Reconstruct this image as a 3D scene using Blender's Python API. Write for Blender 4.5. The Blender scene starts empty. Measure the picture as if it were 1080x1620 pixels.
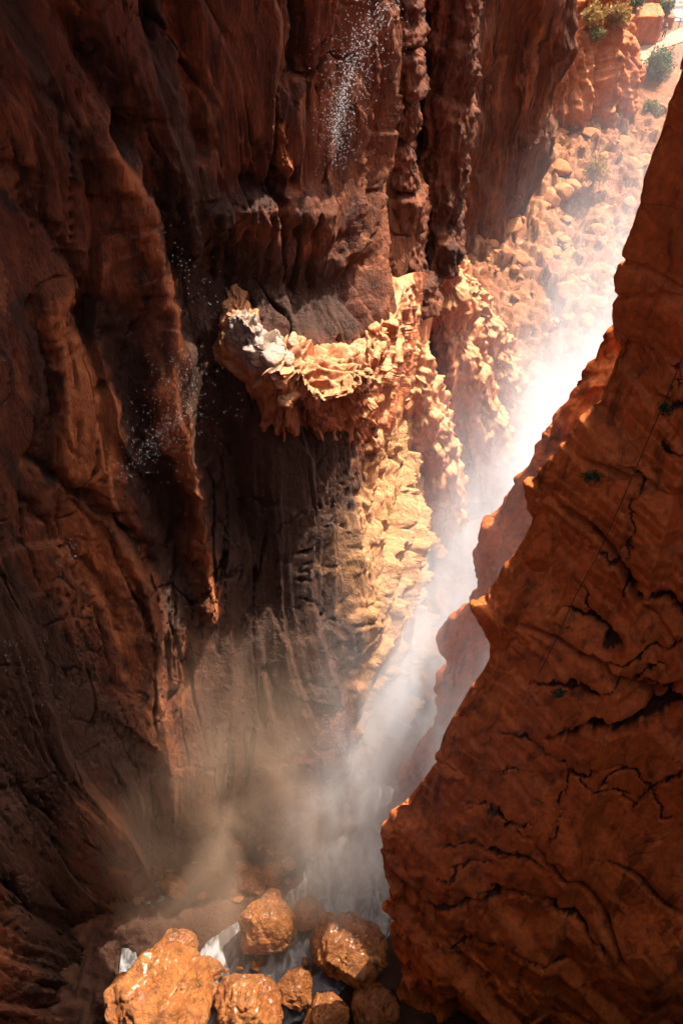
import bpy, math, random
import numpy as np

# ------------------------------------------------------------------ scene, camera, sky, sun, exposure
scene = bpy.context.scene
COL = scene.collection
R = math.radians
CAM = np.array([0.0, 0.0, 62.0])
PITCH = R(53.0)
FPX = 1575.0                       # focal length in pixels of the 1080 x 1620 photograph
SUN_EL, SUN_AZ = R(55.0), R(42.0)  # azimuth measured from +Y (into the gorge) towards +X

cam_d = bpy.data.cameras.new("camera")
cam_d.sensor_fit = 'VERTICAL'
cam_d.sensor_height = 36.0
cam_d.lens = 36.0 * FPX / 1620.0
cam_d.clip_end = 3000
cam = bpy.data.objects.new("camera", cam_d)
COL.objects.link(cam)
cam.location = CAM
cam.rotation_euler = (R(90) - PITCH, 0, 0)
scene.camera = cam

world = bpy.data.worlds.new("World")
scene.world = world
world.use_nodes = True
wn = world.node_tree
wn.nodes.clear()
sky = wn.nodes.new("ShaderNodeTexSky")
sky.sky_type = 'NISHITA'
sky.sun_disc = False
sky.sun_elevation = SUN_EL
sky.sun_rotation = SUN_AZ
sky.air_density = 0.9
sky.dust_density = 7.0
sky.ozone_density = 0.4
wbg = wn.nodes.new("ShaderNodeBackground")
wbg.inputs["Strength"].default_value = 0.15
wout = wn.nodes.new("ShaderNodeOutputWorld")
wn.links.new(sky.outputs[0], wbg.inputs[0])
wn.links.new(wbg.outputs[0], wout.inputs[0])

sun_d = bpy.data.lights.new("sun", 'SUN')
sun_d.energy = 4.8
sun_d.angle = R(0.5)
sun_d.color = (1.0, 0.90, 0.76)
sun = bpy.data.objects.new("sun", sun_d)
COL.objects.link(sun)
S = np.array([math.cos(SUN_EL) * math.sin(SUN_AZ), math.cos(SUN_EL) * math.cos(SUN_AZ), math.sin(SUN_EL)])
import mathutils
sun.rotation_euler = mathutils.Vector(S).to_track_quat('Z', 'Y').to_euler()
sun.location = (60, 60, 150)

scene.view_settings.view_transform = 'Standard'
scene.view_settings.look = 'None'
scene.view_settings.gamma = 1.0
scene.view_settings.exposure = 1.45
scene.view_settings.use_curve_mapping = False
scene.cycles.max_bounces = 8
scene.cycles.diffuse_bounces = 4
scene.cycles.volume_bounces = 1
scene.cycles.volume_step_rate = 2.5
scene.cycles.volume_max_steps = 128
scene.cycles.use_denoising = True
scene.cycles.use_adaptive_sampling = True
scene.cycles.adaptive_threshold = 0.03
scene.cycles.adaptive_min_samples = 16

# ------------------------------------------------------------------ helpers: pixel rays of the photograph to places in the gorge
SP, CP = math.sin(PITCH), math.cos(PITCH)

def ray(px, py):
    u = (px - 540.0) / FPX
    v = (810.0 - py) / FPX
    return np.array([u, CP + v * SP, -SP + v * CP])

def at(px, py, y=None, z=None, d=None):
    r = ray(px, py)
    if y is not None:
        t = y / r[1]
    elif z is not None:
        t = (z - CAM[2]) / r[2]
    else:
        t = d / np.linalg.norm(r)
    return CAM + r * t

def project(P):
    x, y, z = P[..., 0], P[..., 1], P[..., 2] - CAM[2]
    d = y * CP - z * SP
    up = y * SP + z * CP
    d = np.where(d < 0.1, 0.1, d)
    return 540 + FPX * x / d, 810 - FPX * up / d, d

# ------------------------------------------------------------------ noise
rs = np.random.RandomState(7)
_ang = rs.rand(4096) * 2 * np.pi
_GX, _GY = np.cos(_ang).astype(np.float32), np.sin(_ang).astype(np.float32)
_g3 = rs.normal(size=(4096, 3)); _g3 /= np.linalg.norm(_g3, axis=1)[:, None]
_G3 = _g3.astype(np.float32)
_RV = rs.rand(4096).astype(np.float32)

def _h2(i, j, seed):
    return ((i * 374761393 + j * 668265263 + seed * 974634777) ^ ((i * 1274126177) >> 7) ^ ((j * 461845907) >> 5)) & 4095

def _h3(i, j, k, seed):
    n = i * 374761393 + j * 668265263 + k * 2147483647 + seed * 974634777
    n = (n ^ (n >> 13)) * 1274126177
    return (n ^ (n >> 16)) & 4095

def n2(x, y, seed=0):
    xi = np.floor(x).astype(np.int64); yi = np.floor(y).astype(np.int64)
    fx = (x - xi).astype(np.float32); fy = (y - yi).astype(np.float32)
    u = fx * fx * fx * (fx * (fx * 6 - 15) + 10); v = fy * fy * fy * (fy * (fy * 6 - 15) + 10)
    def g(a, b):
        h = _h3(xi + a, yi + b, xi * 0, seed)
        return _GX[h] * (fx - a) + _GY[h] * (fy - b)
    a = g(0, 0); b = g(1, 0); c = g(0, 1); d = g(1, 1)
    return ((a + u * (b - a)) * (1 - v) + (c + u * (d - c)) * v) * 1.4

def n3(x, y, z, seed=0):
    xi = np.floor(x).astype(np.int64); yi = np.floor(y).astype(np.int64); zi = np.floor(z).astype(np.int64)
    fx = (x - xi).astype(np.float32); fy = (y - yi).astype(np.float32); fz = (z - zi).astype(np.float32)
    fd = lambda t: t * t * t * (t * (t * 6 - 15) + 10)
    u, v, w = fd(fx), fd(fy), fd(fz)
    def g(a, b, c):
        G = _G3[_h3(xi + a, yi + b, zi + c, seed)]
        return G[..., 0] * (fx - a) + G[..., 1] * (fy - b) + G[..., 2] * (fz - c)
    L = lambda p, q, t: p + t * (q - p)
    return L(L(L(g(0,0,0), g(1,0,0), u), L(g(0,1,0), g(1,1,0), u), v), L(L(g(0,0,1), g(1,0,1), u), L(g(0,1,1), g(1,1,1), u), v), w) * 1.3

def fbm2(x, y, o=4, seed=0, gain=0.5, lac=2.1):
    r = 0; a = 1.0
    for k in range(o):
        r = r + a * n2(x, y, seed + k * 17); x = x * lac + 3.7; y = y * lac + 1.3; a *= gain
    return r

def ridge2(x, y, o=4, seed=0, gain=0.5, lac=2.1):
    r = 0; a = 1.0
    for k in range(o):
        r = r + a * (1 - 2 * np.abs(n2(x, y, seed + k * 17))); x = x * lac + 3.7; y = y * lac + 1.3; a *= gain
    return r

def fbm3(P, f, o=4, seed=0, gain=0.5):
    r = 0; a = 1.0
    x, y, z = P[..., 0] * f, P[..., 1] * f, P[..., 2] * f
    for k in range(o):
        r = r + a * n3(x, y, z, seed + k * 13); x, y, z = x * 2.07 + 5.1, y * 2.07 + 2.3, z * 2.07 + 8.9; a *= gain
    return r

def vor2(x, y, seed=0, jit=0.9):
    """nearest cell: F1, F2-F1 (edge), id, offset from the cell's centre"""
    xi = np.floor(x).astype(np.int64); yi = np.floor(y).astype(np.int64)
    f1 = np.full(x.shape, 9.0); f2 = np.full(x.shape, 9.0)
    idc = np.zeros(x.shape, np.int64); ox = np.zeros(x.shape); oy = np.zeros(x.shape)
    for a in (-1, 0, 1):
        for b in (-1, 0, 1):
            h = _h3(xi + a, yi + b, xi * 0 + 5, seed)
            cx = xi + a + 0.5 + jit * (_RV[h] - 0.5); cy = yi + b + 0.5 + jit * (_RV[(h * 7 + 91) & 4095] - 0.5)
            dx = x - cx; dy = y - cy; d = np.sqrt(dx * dx + dy * dy)
            c = d < f1
            f2 = np.where(c, f1, np.minimum(f2, d))
            f1 = np.where(c, d, f1); idc = np.where(c, h, idc); ox = np.where(c, dx, ox); oy = np.where(c, dy, oy)
    return f1, f2 - f1, idc, ox, oy

def sstep(a, b, x):
    t = np.clip((x - a) / (b - a), 0, 1)
    return t * t * (3 - 2 * t)

def terrace(h, k, soft=0.18):
    """h cut into k sheets per unit with steep risers"""
    f = h * k; i = np.floor(f); fr = f - i
    return (i + sstep(0.5 - soft, 0.5 + soft, fr)) / k

def saw(x, seed, sharp=0.14):
    """leaning sheets: a slow rise and a sharp drop, uneven from sheet to sheet"""
    i = np.floor(x); f = x - i
    a = 0.25 + 0.75 * _RV[(i.astype(np.int64) * 53 + seed * 17) & 4095]
    return a * np.where(f < 1 - sharp, f / (1 - sharp), (1 - f) / sharp)

def joints(P, sets, seed=0, warp=0.5):
    """stepped relief from families of parallel planes (normal, planes per metre, depth)"""
    w = fbm3(P, 0.35, 3, seed + 200) * warp
    d = 0
    for k, (n, f, a) in enumerate(sets):
        n = np.array(n, float); n /= np.linalg.norm(n)
        q = P[..., 0] * n[0] + P[..., 1] * n[1] + P[..., 2] * n[2] + w * (1 if k % 2 else -1)
        d = d + (saw(q * f + 50, seed + k * 7, 0.13) - 0.5) * a
    return d

def facets(x, y, seed, tilt=0.5, off=0.5):
    f1, e, i, ox, oy = vor2(x, y, seed)
    return (_RV[i] - 0.5) * off + ((_RV[(i * 3 + 11) & 4095] - 0.5) * ox + (_RV[(i * 5 + 29) & 4095] - 0.5) * oy) * tilt, e, i

# ------------------------------------------------------------------ meshes
def tag(o, label=None, cat=None, group=None, kind=None):
    if label: o["label"] = label
    if cat: o["category"] = cat
    if group: o["group"] = group
    if kind: o["kind"] = kind
    return o

def link(name, me, mat, base=None, parent=None, smooth=True):
    o = bpy.data.objects.new(name, me)
    COL.objects.link(o)
    if mat: me.materials.append(mat)
    if smooth:
        me.polygons.foreach_set("use_smooth", np.ones(len(me.polygons), bool))
    if base is not None: o.location = base
    if parent is not None: o.parent = parent
    return o

def raw_mesh(name, V, F):
    """V (n,3) array, F (m,k) array of equal-sided faces"""
    me = bpy.data.meshes.new(name)
    V = np.ascontiguousarray(V, np.float32); F = np.ascontiguousarray(F, np.int32)
    k = F.shape[1]
    me.vertices.add(len(V)); me.vertices.foreach_set("co", V.ravel())
    me.loops.add(F.size); me.loops.foreach_set("vertex_index", F.ravel())
    me.polygons.add(len(F)); me.polygons.foreach_set("loop_start", np.arange(0, F.size, k, dtype=np.int32))
    me.update(calc_edges=True)
    return me

def grid_faces(nv, nu, wrap=False):
    idx = np.arange(nv * nu).reshape(nv, nu)
    if wrap: idx = np.concatenate([idx, idx[:, :1]], 1)
    return np.stack([idx[:-1, :-1], idx[:-1, 1:], idx[1:, 1:], idx[1:, :-1]], -1).reshape(-1, 4)

def sheet(name, P, mat, base=(0, 0, 0), wrap=False, flip=False, parent=None):
    nv, nu = P.shape[:2]
    F = grid_faces(nv, nu, wrap)
    if flip: F = F[:, ::-1]
    me = raw_mesh(name, P.reshape(-1, 3) - np.array(base), F)
    return link(name, me, mat, base, parent)

def crom(C, n, axis):
    """Catmull-Rom resampling of a control array along one axis"""
    C = np.moveaxis(np.asarray(C, float), axis, 0)
    m = len(C)
    t = np.linspace(0, m - 1, n); i = np.minimum(t.astype(int), m - 2); f = (t - i).reshape((-1,) + (1,) * (C.ndim - 1))
    g = lambda k: C[np.clip(k, 0, m - 1)]
    p0, p1, p2, p3 = 2 * g(i) - g(i + 1), g(i), g(i + 1), 2 * g(i + 1) - g(i)
    p0 = np.where((i > 0).reshape(f.shape), g(i - 1), p0); p3 = np.where((i + 2 < m).reshape(f.shape), g(i + 2), p3)
    r = 0.5 * (2 * p1 + (p2 - p0) * f + (2 * p0 - 5 * p1 + 4 * p2 - p3) * f * f + (3 * p1 - p0 - 3 * p2 + p3) * f ** 3)
    return np.moveaxis(r, 0, axis)

def loft(ctrl, nu, nv):
    P = crom(crom(ctrl, nv, 0), nu, 1)
    du = np.gradient(P, axis=1); dv = np.gradient(P, axis=0)
    N = np.cross(du, dv); N /= np.linalg.norm(N, axis=-1)[..., None] + 1e-9
    mid = P[nv // 3]
    s = np.concatenate([[0], np.cumsum(np.linalg.norm(np.diff(mid, axis=0), axis=1))])
    return P, N, np.broadcast_to(s[None, :], P.shape[:2]).copy(), P[..., 2].copy()

class Feat:
    """cracks and ribs along lines traced on the rock, measured in metres on the wall"""
    def __init__(self, P, s, z):
        self.s, self.z = s, z
        self.px, self.py, self.d = project(P)
        self.step = 4
        self.q = (slice(None, None, self.step), slice(None, None, self.step))
    def loc(self, p):
        c = (self.px[self.q] - p[0]) ** 2 + (self.py[self.q] - p[1]) ** 2
        near = c < 400                                  # of the surfaces along this line of sight take the front one
        if near.any(): c = np.where(near, c * 0.02 + self.d[self.q] * 5.0, 1e9)
        i = np.unravel_index(np.argmin(c), c.shape)
        return self.s[self.q][i], self.z[self.q][i]
    def line(self, pts, w, wob=None):
        """gaussian falloff round a polyline, w the half width in metres (start, end)"""
        w0, w1 = w if isinstance(w, tuple) else (w, w)
        Q = [self.loc(p) for p in pts]
        out = np.zeros(self.s.shape, np.float32)
        wm = max(w0, w1)
        sl = [q[0] for q in Q]; zl = [q[1] for q in Q]
        m = (self.s > min(sl) - 3.2 * wm) & (self.s < max(sl) + 3.2 * wm) & (self.z > min(zl) - 3.2 * wm) & (self.z < max(zl) + 3.2 * wm)
        if not m.any(): return out
        ss, zz = self.s[m], self.z[m]
        if wob is not None: ss = ss + wob[0][m]; zz = zz + wob[1][m]
        best = np.full(ss.shape, 99.0)
        for k in range(len(Q) - 1):
            ax, az = Q[k]; bx, bz = Q[k + 1]
            L2 = (bx - ax) ** 2 + (bz - az) ** 2 + 1e-9
            t = np.clip(((ss - ax) * (bx - ax) + (zz - az) * (bz - az)) / L2, 0, 1)
            ww = w0 + (w1 - w0) * (k + t) / (len(Q) - 1)
            dd = np.hypot(ss - ax - t * (bx - ax), zz - az - t * (bz - az)) / ww
            best = np.minimum(best, dd)
        out[m] = np.exp(-best ** 2)
        return out

# ------------------------------------------------------------------ materials
def nt(name):
    m = bpy.data.materials.new(name)
    m.use_nodes = True
    t = m.node_tree
    t.nodes.clear()
    return m, t

class NB:
    def __init__(self, t): self.t = t
    def n(self, ty, **kw):
        o = self.t.nodes.new(ty)
        for k, v in kw.items():
            if k in o.inputs.keys(): self.set(o.inputs[k], v)
            else: setattr(o, k, v)
        return o
    def set(self, inp, v):
        if hasattr(v, "is_output") or isinstance(v, bpy.types.NodeSocket): self.t.links.new(v, inp)
        else: inp.default_value = v
    def math(self, op, a, b=None, c=None, clamp=False):
        o = self.t.nodes.new("ShaderNodeMath"); o.operation = op; o.use_clamp = clamp
        for i, v in enumerate((a, b, c)):
            if v is not None: self.set(o.inputs[i], v)
        return o.outputs[0]
    def noise(self, vec, scale, detail=4, rough=0.55, dist=0.0):
        o = self.n("ShaderNodeTexNoise"); self.set(o.inputs["Vector"], vec)
        o.inputs["Scale"].default_value = scale; o.inputs["Detail"].default_value = detail
        o.inputs["Roughness"].default_value = rough; o.inputs["Distortion"].default_value = dist
        return o.outputs["Fac"]
    def scale(self, vec, s, off=(0, 0, 0), rot=(0, 0, 0)):
        o = self.n("ShaderNodeMapping"); self.set(o.inputs["Vector"], vec)
        o.inputs["Scale"].default_value = s; o.inputs["Location"].default_value = off; o.inputs["Rotation"].default_value = rot
        return o.outputs[0]
    def ramp(self, f, a, b, va=0.0, vb=1.0):
        o = self.n("ShaderNodeMapRange"); o.interpolation_type = 'SMOOTHSTEP'
        self.set(o.inputs["Value"], f)
        for k, v in zip(("From Min", "From Max", "To Min", "To Max"), (a, b, va, vb)): self.set(o.inputs[k], v)
        return o.outputs[0]
    def mix(self, f, a, b, mode='MIX'):
        o = self.n("ShaderNodeMix"); o.data_type = 'RGBA'; o.blend_type = mode
        self.set(o.inputs["Factor"], f)
        for i, v in ((6, a), (7, b)):
            if isinstance(v, tuple): v = tuple(v) + (1,) if len(v) == 3 else v
            self.set(o.inputs[i], v)
        return o.outputs[2]

def rock_mat(name, base, second, dark, pale=None, streak=0.6, grain=1.0, bump=0.35, rough=(0.6, 0.9), streak_dir=(1.2, 1.2, 0.09), wet=None, fine=1.0, crack=0.0, cap=None, stain=0.0, low=None, silver=None, gloss=0.0, tone=False, lam=0.8):
    m, t = nt(name)
    b = NB(t)
    pos = b.n("ShaderNodeNewGeometry").outputs["Position"]
    big = b.noise(pos, 0.16 * fine, 4, 0.6)
    col = b.mix(b.ramp(big, 0.38, 0.62), base, second)
    med = b.noise(b.scale(pos, (1, 1, 0.55)), 0.9 * fine, 6, 0.65, 0.4)
    col = b.mix(b.ramp(med, 0.42, 0.75), col, tuple(c * 0.55 for c in base))
    st = b.noise(b.scale(pos, streak_dir), 1.0, 6, 0.62, 0.6)
    col = b.mix(b.math('MULTIPLY', b.ramp(st, 0.5, 0.68), streak), col, dark)
    if pale:
        pl = b.noise(b.scale(pos, (0.7, 0.7, 0.2)), 1.1 * fine, 5, 0.6, 0.8)
        col = b.mix(b.math('MULTIPLY', b.ramp(pl, 0.55, 0.7), 0.6), col, pale)
    if stain:                                            # broad damp, varnish-black patches
        sn = b.noise(b.scale(pos, (1, 1, 0.45)), 0.13, 5, 0.6, 0.8)
        col = b.mix(b.math('MULTIPLY', b.ramp(sn, 0.5, 0.66), stain), col, dark)
    if low:                                              # wet and dark close to the stream, bank shade painted in
        pz = b.n("ShaderNodeSeparateXYZ"); b.set(pz.inputs[0], pos)
        lf = b.ramp(b.math('ADD', pz.outputs[2], b.math('MULTIPLY', b.noise(pos, 0.6, 4), 0.8)), low[0] + .4, low[1] + .4, 1.0, 0.0)
        col = b.mix(lf, col, (0.075, 0.03, 0.016))
    if cap:                                              # pale crust on what faces up, with sunlit paleness painted in
        nz = b.n("ShaderNodeSeparateXYZ"); b.set(nz.inputs[0], b.n("ShaderNodeNewGeometry").outputs["Normal"])
        cf = b.math('ADD', nz.outputs[2], b.math('MULTIPLY', b.math('SUBTRACT', b.noise(pos, 1.5, 4), 0.5), 0.7))
        col = b.mix(b.math('MULTIPLY', b.ramp(cf, cap[1], cap[1] + 0.3), 0.9), col, cap[0])
    if tone:                                             # seeps stained black, shade painted in, and paler plates
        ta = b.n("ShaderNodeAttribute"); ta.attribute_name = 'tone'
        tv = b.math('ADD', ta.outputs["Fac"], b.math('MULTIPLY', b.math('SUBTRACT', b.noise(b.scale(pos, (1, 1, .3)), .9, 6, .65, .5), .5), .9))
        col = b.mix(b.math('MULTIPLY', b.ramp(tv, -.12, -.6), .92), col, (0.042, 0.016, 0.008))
        col = b.mix(b.math('MULTIPLY', b.ramp(tv, .15, .8), .85), col, (0.40, 0.125, 0.038))
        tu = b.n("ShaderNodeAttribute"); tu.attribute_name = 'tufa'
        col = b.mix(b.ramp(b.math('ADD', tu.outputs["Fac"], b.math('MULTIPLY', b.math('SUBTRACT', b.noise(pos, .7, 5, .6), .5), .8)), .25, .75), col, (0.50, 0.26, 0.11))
    if silver:                                           # sun and sky glint painted grey, on wet smoother rock
        vd = b.n("ShaderNodeVectorMath"); vd.operation = 'DISTANCE'; b.set(vd.inputs[0], pos); vd.inputs[1].default_value = silver[0]
        sf = b.ramp(b.math('ADD', vd.outputs["Value"], b.math('MULTIPLY', b.noise(pos, 0.8, 4), 2.0)), silver[1] + 1.3, silver[1] + .3)
        col = b.mix(b.math('MULTIPLY', sf, 0.85), col, (0.33, 0.27, 0.22))
    fg = b.noise(b.scale(pos, (1, 1, 0.6)), 5.0 * fine, 8, 0.75)
    col = b.mix(0.75 * grain, col, b.mix(b.ramp(fg, 0.3, 0.7), (0.5, 0.46, 0.44), (1.12, 1.1, 1.08)), 'MULTIPLY')
    h1 = b.noise(pos, 1.7 * fine, 8, 0.68, 0.3)
    h2 = b.noise(b.scale(pos, (2.2, 2.2, 0.35)), 1.3 * fine, 6, 0.65, 0.5)
    h = b.math('ADD', h1, b.math('MULTIPLY', h2, lam))
    if crack:
        v = b.n("ShaderNodeTexVoronoi"); v.feature = 'DISTANCE_TO_EDGE'
        dv = b.n("ShaderNodeVectorMath"); dv.operation = 'ADD'
        nc = b.n("ShaderNodeTexNoise"); nc.inputs["Scale"].default_value = 0.7; nc.inputs["Detail"].default_value = 5; b.set(nc.inputs["Vector"], pos)
        b.set(dv.inputs[0], b.scale(pos, (1, 1, 0.8))); b.set(dv.inputs[1], nc.outputs["Color"])
        b.set(v.inputs["Vector"], dv.outputs[0]); v.inputs["Scale"].default_value = 0.55
        ce = b.ramp(v.outputs["Distance"], 0.0, 0.035)
        cm = b.math('MULTIPLY', b.math('SUBTRACT', 1.0, ce), b.math('MULTIPLY', b.ramp(b.noise(pos, 0.45, 3), 0.48, 0.6), crack))
        h = b.math('SUBTRACT', h, cm)
        col = b.mix(b.math('MULTIPLY', cm, 0.6), col, dark)
    bp = b.n("ShaderNodeBump"); bp.inputs["Strength"].default_value = bump; bp.inputs["Distance"].default_value = 0.22
    b.set(bp.inputs["Height"], h)
    bs = b.n("ShaderNodeBsdfPrincipled")
    b.set(bs.inputs["Base Color"], col); b.set(bs.inputs["Normal"], bp.outputs[0])
    ro = b.ramp(fg, 0.3, 0.7, rough[0], rough[1])
    if wet:
        wm = b.ramp(b.noise(pos, wet[0], 4, 0.6), wet[1], wet[1] + 0.12)
        o = b.n("ShaderNodeMix"); o.data_type = 'FLOAT'; b.set(o.inputs[0], wm); b.set(o.inputs[2], ro); o.inputs[3].default_value = wet[2]
        ro = o.outputs[0]
    if silver:
        o = b.n("ShaderNodeMix"); o.data_type = 'FLOAT'; b.set(o.inputs[0], sf); b.set(o.inputs[2], ro); o.inputs[3].default_value = 0.25
        ro = o.outputs[0]
    b.set(bs.inputs["Roughness"], ro)
    if gloss:
        bs.inputs["Coat Weight"].default_value = gloss; bs.inputs["Coat Roughness"].default_value = 0.22
    bs.inputs["Specular IOR Level"].default_value = 0.35 if not wet else 0.6
    out = b.n("ShaderNodeOutputMaterial"); b.set(out.inputs["Surface"], bs.outputs[0])
    return m

M = {}
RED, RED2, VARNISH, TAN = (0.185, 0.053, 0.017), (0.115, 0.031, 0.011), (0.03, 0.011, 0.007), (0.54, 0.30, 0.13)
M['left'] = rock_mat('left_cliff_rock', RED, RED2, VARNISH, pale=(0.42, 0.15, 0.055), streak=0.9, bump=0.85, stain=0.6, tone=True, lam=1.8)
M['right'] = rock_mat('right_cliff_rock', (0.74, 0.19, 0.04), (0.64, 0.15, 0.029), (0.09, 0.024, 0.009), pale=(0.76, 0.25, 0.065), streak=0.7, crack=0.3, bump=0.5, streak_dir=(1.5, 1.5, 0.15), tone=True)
M['tufa'] = rock_mat('tufa_rock', (0.48, 0.15, 0.045), (0.38, 0.10, 0.03), (0.07, 0.022, 0.01), pale=(0.5, 0.2, 0.08), streak=0.7, bump=0.6, fine=1.5, wet=(0.35, 0.5, 0.3), cap=((0.50, 0.25, 0.10), 0.42), silver=(tuple(at(405, 510, y=35.5)), 2.5))
M['boulder'] = rock_mat('wet_boulder_rock', (0.54, 0.20, 0.05), (0.42, 0.13, 0.03), (0.05, 0.016, 0.007), pale=(0.56, 0.27, 0.085), streak=0.5, bump=0.9, fine=3.0, streak_dir=(1.3, 1.3, 0.5), wet=(0.6, 0.36, 0.18), rough=(0.35, 0.65), gloss=0.4)
M['outcrop'] = rock_mat('outcrop_rock', (0.52, 0.17, 0.05), (0.44, 0.125, 0.034), (0.12, 0.035, 0.012), pale=(0.55, 0.24, 0.09), streak=0.5, bump=0.6)
M['ground'] = rock_mat('gravel_ground', (0.29, 0.115, 0.042), (0.23, 0.078, 0.027), (0.14, 0.06, 0.03), pale=(0.54, 0.36, 0.2), streak=0.2, bump=0.8, fine=1.5, low=(-0.2, 1.2))

# ------------------------------------------------------------------ the setting: left cliff
def build_left_cliff(nu=700, nv=900):
    z_rows = [-2, 6, 12, 18, 25, 31, 37, 44, 48, 52.5, 60, 105]
    rows = [
        [(-19, -12), (-17.5, 6), (-15, 16), (-11.5, 18.5), (-7.2, 20.4), (-1.4, 22), (2.0, 29), (4.4, 38.5), (6, 50), (9, 62)],
        [(-20, -12), (-19, 6), (-16, 16), (-12, 20), (-7.3, 21.6), (-1.4, 23.2), (1.8, 30), (3.6, 40), (5.5, 50), (8.5, 62)],
        [(-21, -12), (-20, 6), (-17, 17.5), (-13, 22.5), (-7.6, 25), (-1.6, 26.8), (1.5, 32), (3.2, 41.5), (5, 50), (8, 62)],
        [(-22, -12), (-21, 6), (-18, 19), (-13.8, 25.8), (-8, 29.2), (-2.6, 31), (.9, 36), (2.6, 43.5), (4.4, 51), (7.5, 62)],
        [(-22, -12), (-21.5, 6), (-18.6, 20.5), (-14.3, 28.4), (-8.6, 32.8), (-3.3, 35.2), (.5, 39.3), (2, 46.5), (3.8, 53), (6.5, 62)],
        [(-22, -12), (-21.5, 6), (-19, 22), (-14.8, 31), (-9, 37), (-3.8, 40.5), (.1, 43.5), (1.6, 49), (3.4, 55), (6, 63)],
        [(-22, -12), (-21.5, 6), (-19.3, 23), (-15, 32.5), (-9.2, 38.6), (-4, 42.2), (.1, 45.5), (1.6, 51), (3.4, 56), (6, 64)],
        [(-22, -12), (-21.5, 6), (-19.5, 23.5), (-15.3, 33.5), (-9.5, 39.5), (-4.4, 43.4), (-.2, 46.3), (1.8, 50.5), (4.5, 56), (7, 63)],
        [(-22, -12), (-21.5, 6), (-19, 22), (-14.8, 32.5), (-9.2, 38.6), (-4.2, 42.8), (.4, 46), (1.6, 50), (4.2, 55), (7, 63)],
        [(-22, -12), (-20.5, 4), (-17, 16), (-12.5, 26), (-6.5, 32), (.5, 36.5), (11.8, 40.2), (-.4, 43.2), (4, 52), (10, 62)],  # unseen nose and brow from here up, shaped to shade the lower left
        [(-22, -12), (-19.5, 2), (-16, 13), (-11.5, 22), (-5.5, 28.5), (2, 34), (11, 41), (3.2, 45.2), (6, 52), (10.5, 62)],
        [(-22, -12), (-19.5, 2), (-16, 13), (-11.5, 22), (-5.5, 28.5), (2, 34), (10, 40.5), (3.2, 45.2), (6, 52), (10.5, 62)],
    ]
    ctrl = np.array([[(x, y, z) for (x, y) in r] for r, z in zip(rows, z_rows)], float)
    P, N, s, z = loft(ctrl, nu, nv)
    F = Feat(P, s, z)
    lean = s + 0.30 * (z - 30) * sstep(30, 12, s - s[0, 0] - 6)      # the beds lean with the wall
    wx = fbm2(s * 0.09, z * 0.05, 2, 1) * 2.4 + fbm2(s * 0.4, z * 0.16, 3, 2) * 0.22
    wob = (fbm2(s * 0.9, z * 0.9, 3, 40) * 0.3, fbm2(s * 0.9, z * 0.9, 3, 41) * 0.3)
    L = lean + wx
    calm = sstep(-0.2, 0.3, fbm2(s * 0.10, z * 0.07, 2, 77))
    slab = F.line([(60, 560), (130, 760), (190, 930)], 3.2)               # the smooth leaning plates
    busy = calm * (1 - 0.85 * slab)
    d = fbm2(s * 0.10, z * 0.07, 2, 3) * 1.2
    d += saw(L * 0.20, 3, 0.10) * 1.3
    d += saw(L * 0.62 + 0.3 * n2(s * .3, z * .1, 6), 4, 0.12) * (0.10 + 0.42 * busy)
    d += saw(L * 1.7 + 0.4 * n2(s * .5, z * .15, 7), 5, 0.16) * (0.02 + 0.14 * busy)
    # broken ends of the sheets
    bk_ = saw((z + 0.5 * s + fbm2(s * .5, z * .3, 3, 12) * 1.3) * 0.17, 9, 0.05)
    d += bk_ * 0.5 * sstep(0.0, 0.3, n2(s * .17, z * .09, 13))
    fc, e, _ = facets(L * 0.22, z * 0.09, 5, 1.0, 0.7)
    d += fc * 0.7
    for fx, fz, sd, k, am in ((0.33, 0.05, 33, 0.018, 1.1), (0.7, 0.06, 37, 0.024, 0.6), (0.16, 0.16, 34, 0.010, 0.8), (0.4, 0.36, 39, 0.012, 0.4)):
        c3 = np.abs(fbm2(L * fx + sd, z * fz, 3, sd, 0.45))
        d -= np.exp(-(c3 / k) ** 2) * am * sstep(-.1, .25, n2(s * .25, z * .15, sd + 3))
    d += fbm2(s * 1.5, z * 1.0, 4, 51) * 0.045
    # stepped shelves where the wall runs down into the slot
    px_, py_, _d = project(P)
    s6 = F.loc((600, 1000))[0]
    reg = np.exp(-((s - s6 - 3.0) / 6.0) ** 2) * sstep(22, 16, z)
    zz = z + fbm2(s * .35, z * .2, 4, 14) * 1.6 - 0.25 * (s - s6)
    d += saw(zz * 0.36, 15, 0.10) * 2.3 * reg + saw(zz * 1.15 + s * .2, 16, 0.14) * 0.5 * reg + saw((s + fbm2(s * .4, z * .3, 2, 18)) * 0.8, 17, .15) * .5 * reg
    d += facets(s * .9, z * .8, 19, 1.2, .8)[0] * .35 * reg
    G = lambda pts, w, dep: F.line(pts, w, wob) * dep
    # dark clefts
    d -= G([(80, -60), (105, 30), (140, 90), (165, 150), (183, 205)], (0.35, 0.75), 1.5)
    d -= G([(265, -40), (290, 60), (302, 130), (312, 228)], (0.35, 0.4), 1.1)
    d -= G([(468, -40), (472, 50), (466, 110)], (0.35, 0.5), 1.3)
    d -= G([(428, 130), (430, 200), (436, 262)], 0.16, 0.7)
    d -= G([(205, 210), (235, 330), (275, 430), (318, 560), (345, 690), (365, 830)], (0.9, 1.3), 1.7)
    d -= G([(105, 490), (160, 540), (205, 610), (225, 700), (262, 780), (300, 900)], (1.1, 0.8), 1.5)
    d -= G([(20, 470), (55, 560), (66, 640), (52, 720)], 0.3, 0.6)
    d -= G([(55, 720), (110, 765), (170, 812), (215, 852), (245, 892)], (0.25, 0.4), 0.9)
    d -= G([(40, 800), (100, 850), (150, 905), (185, 990)], 0.2, 0.5)
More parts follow.
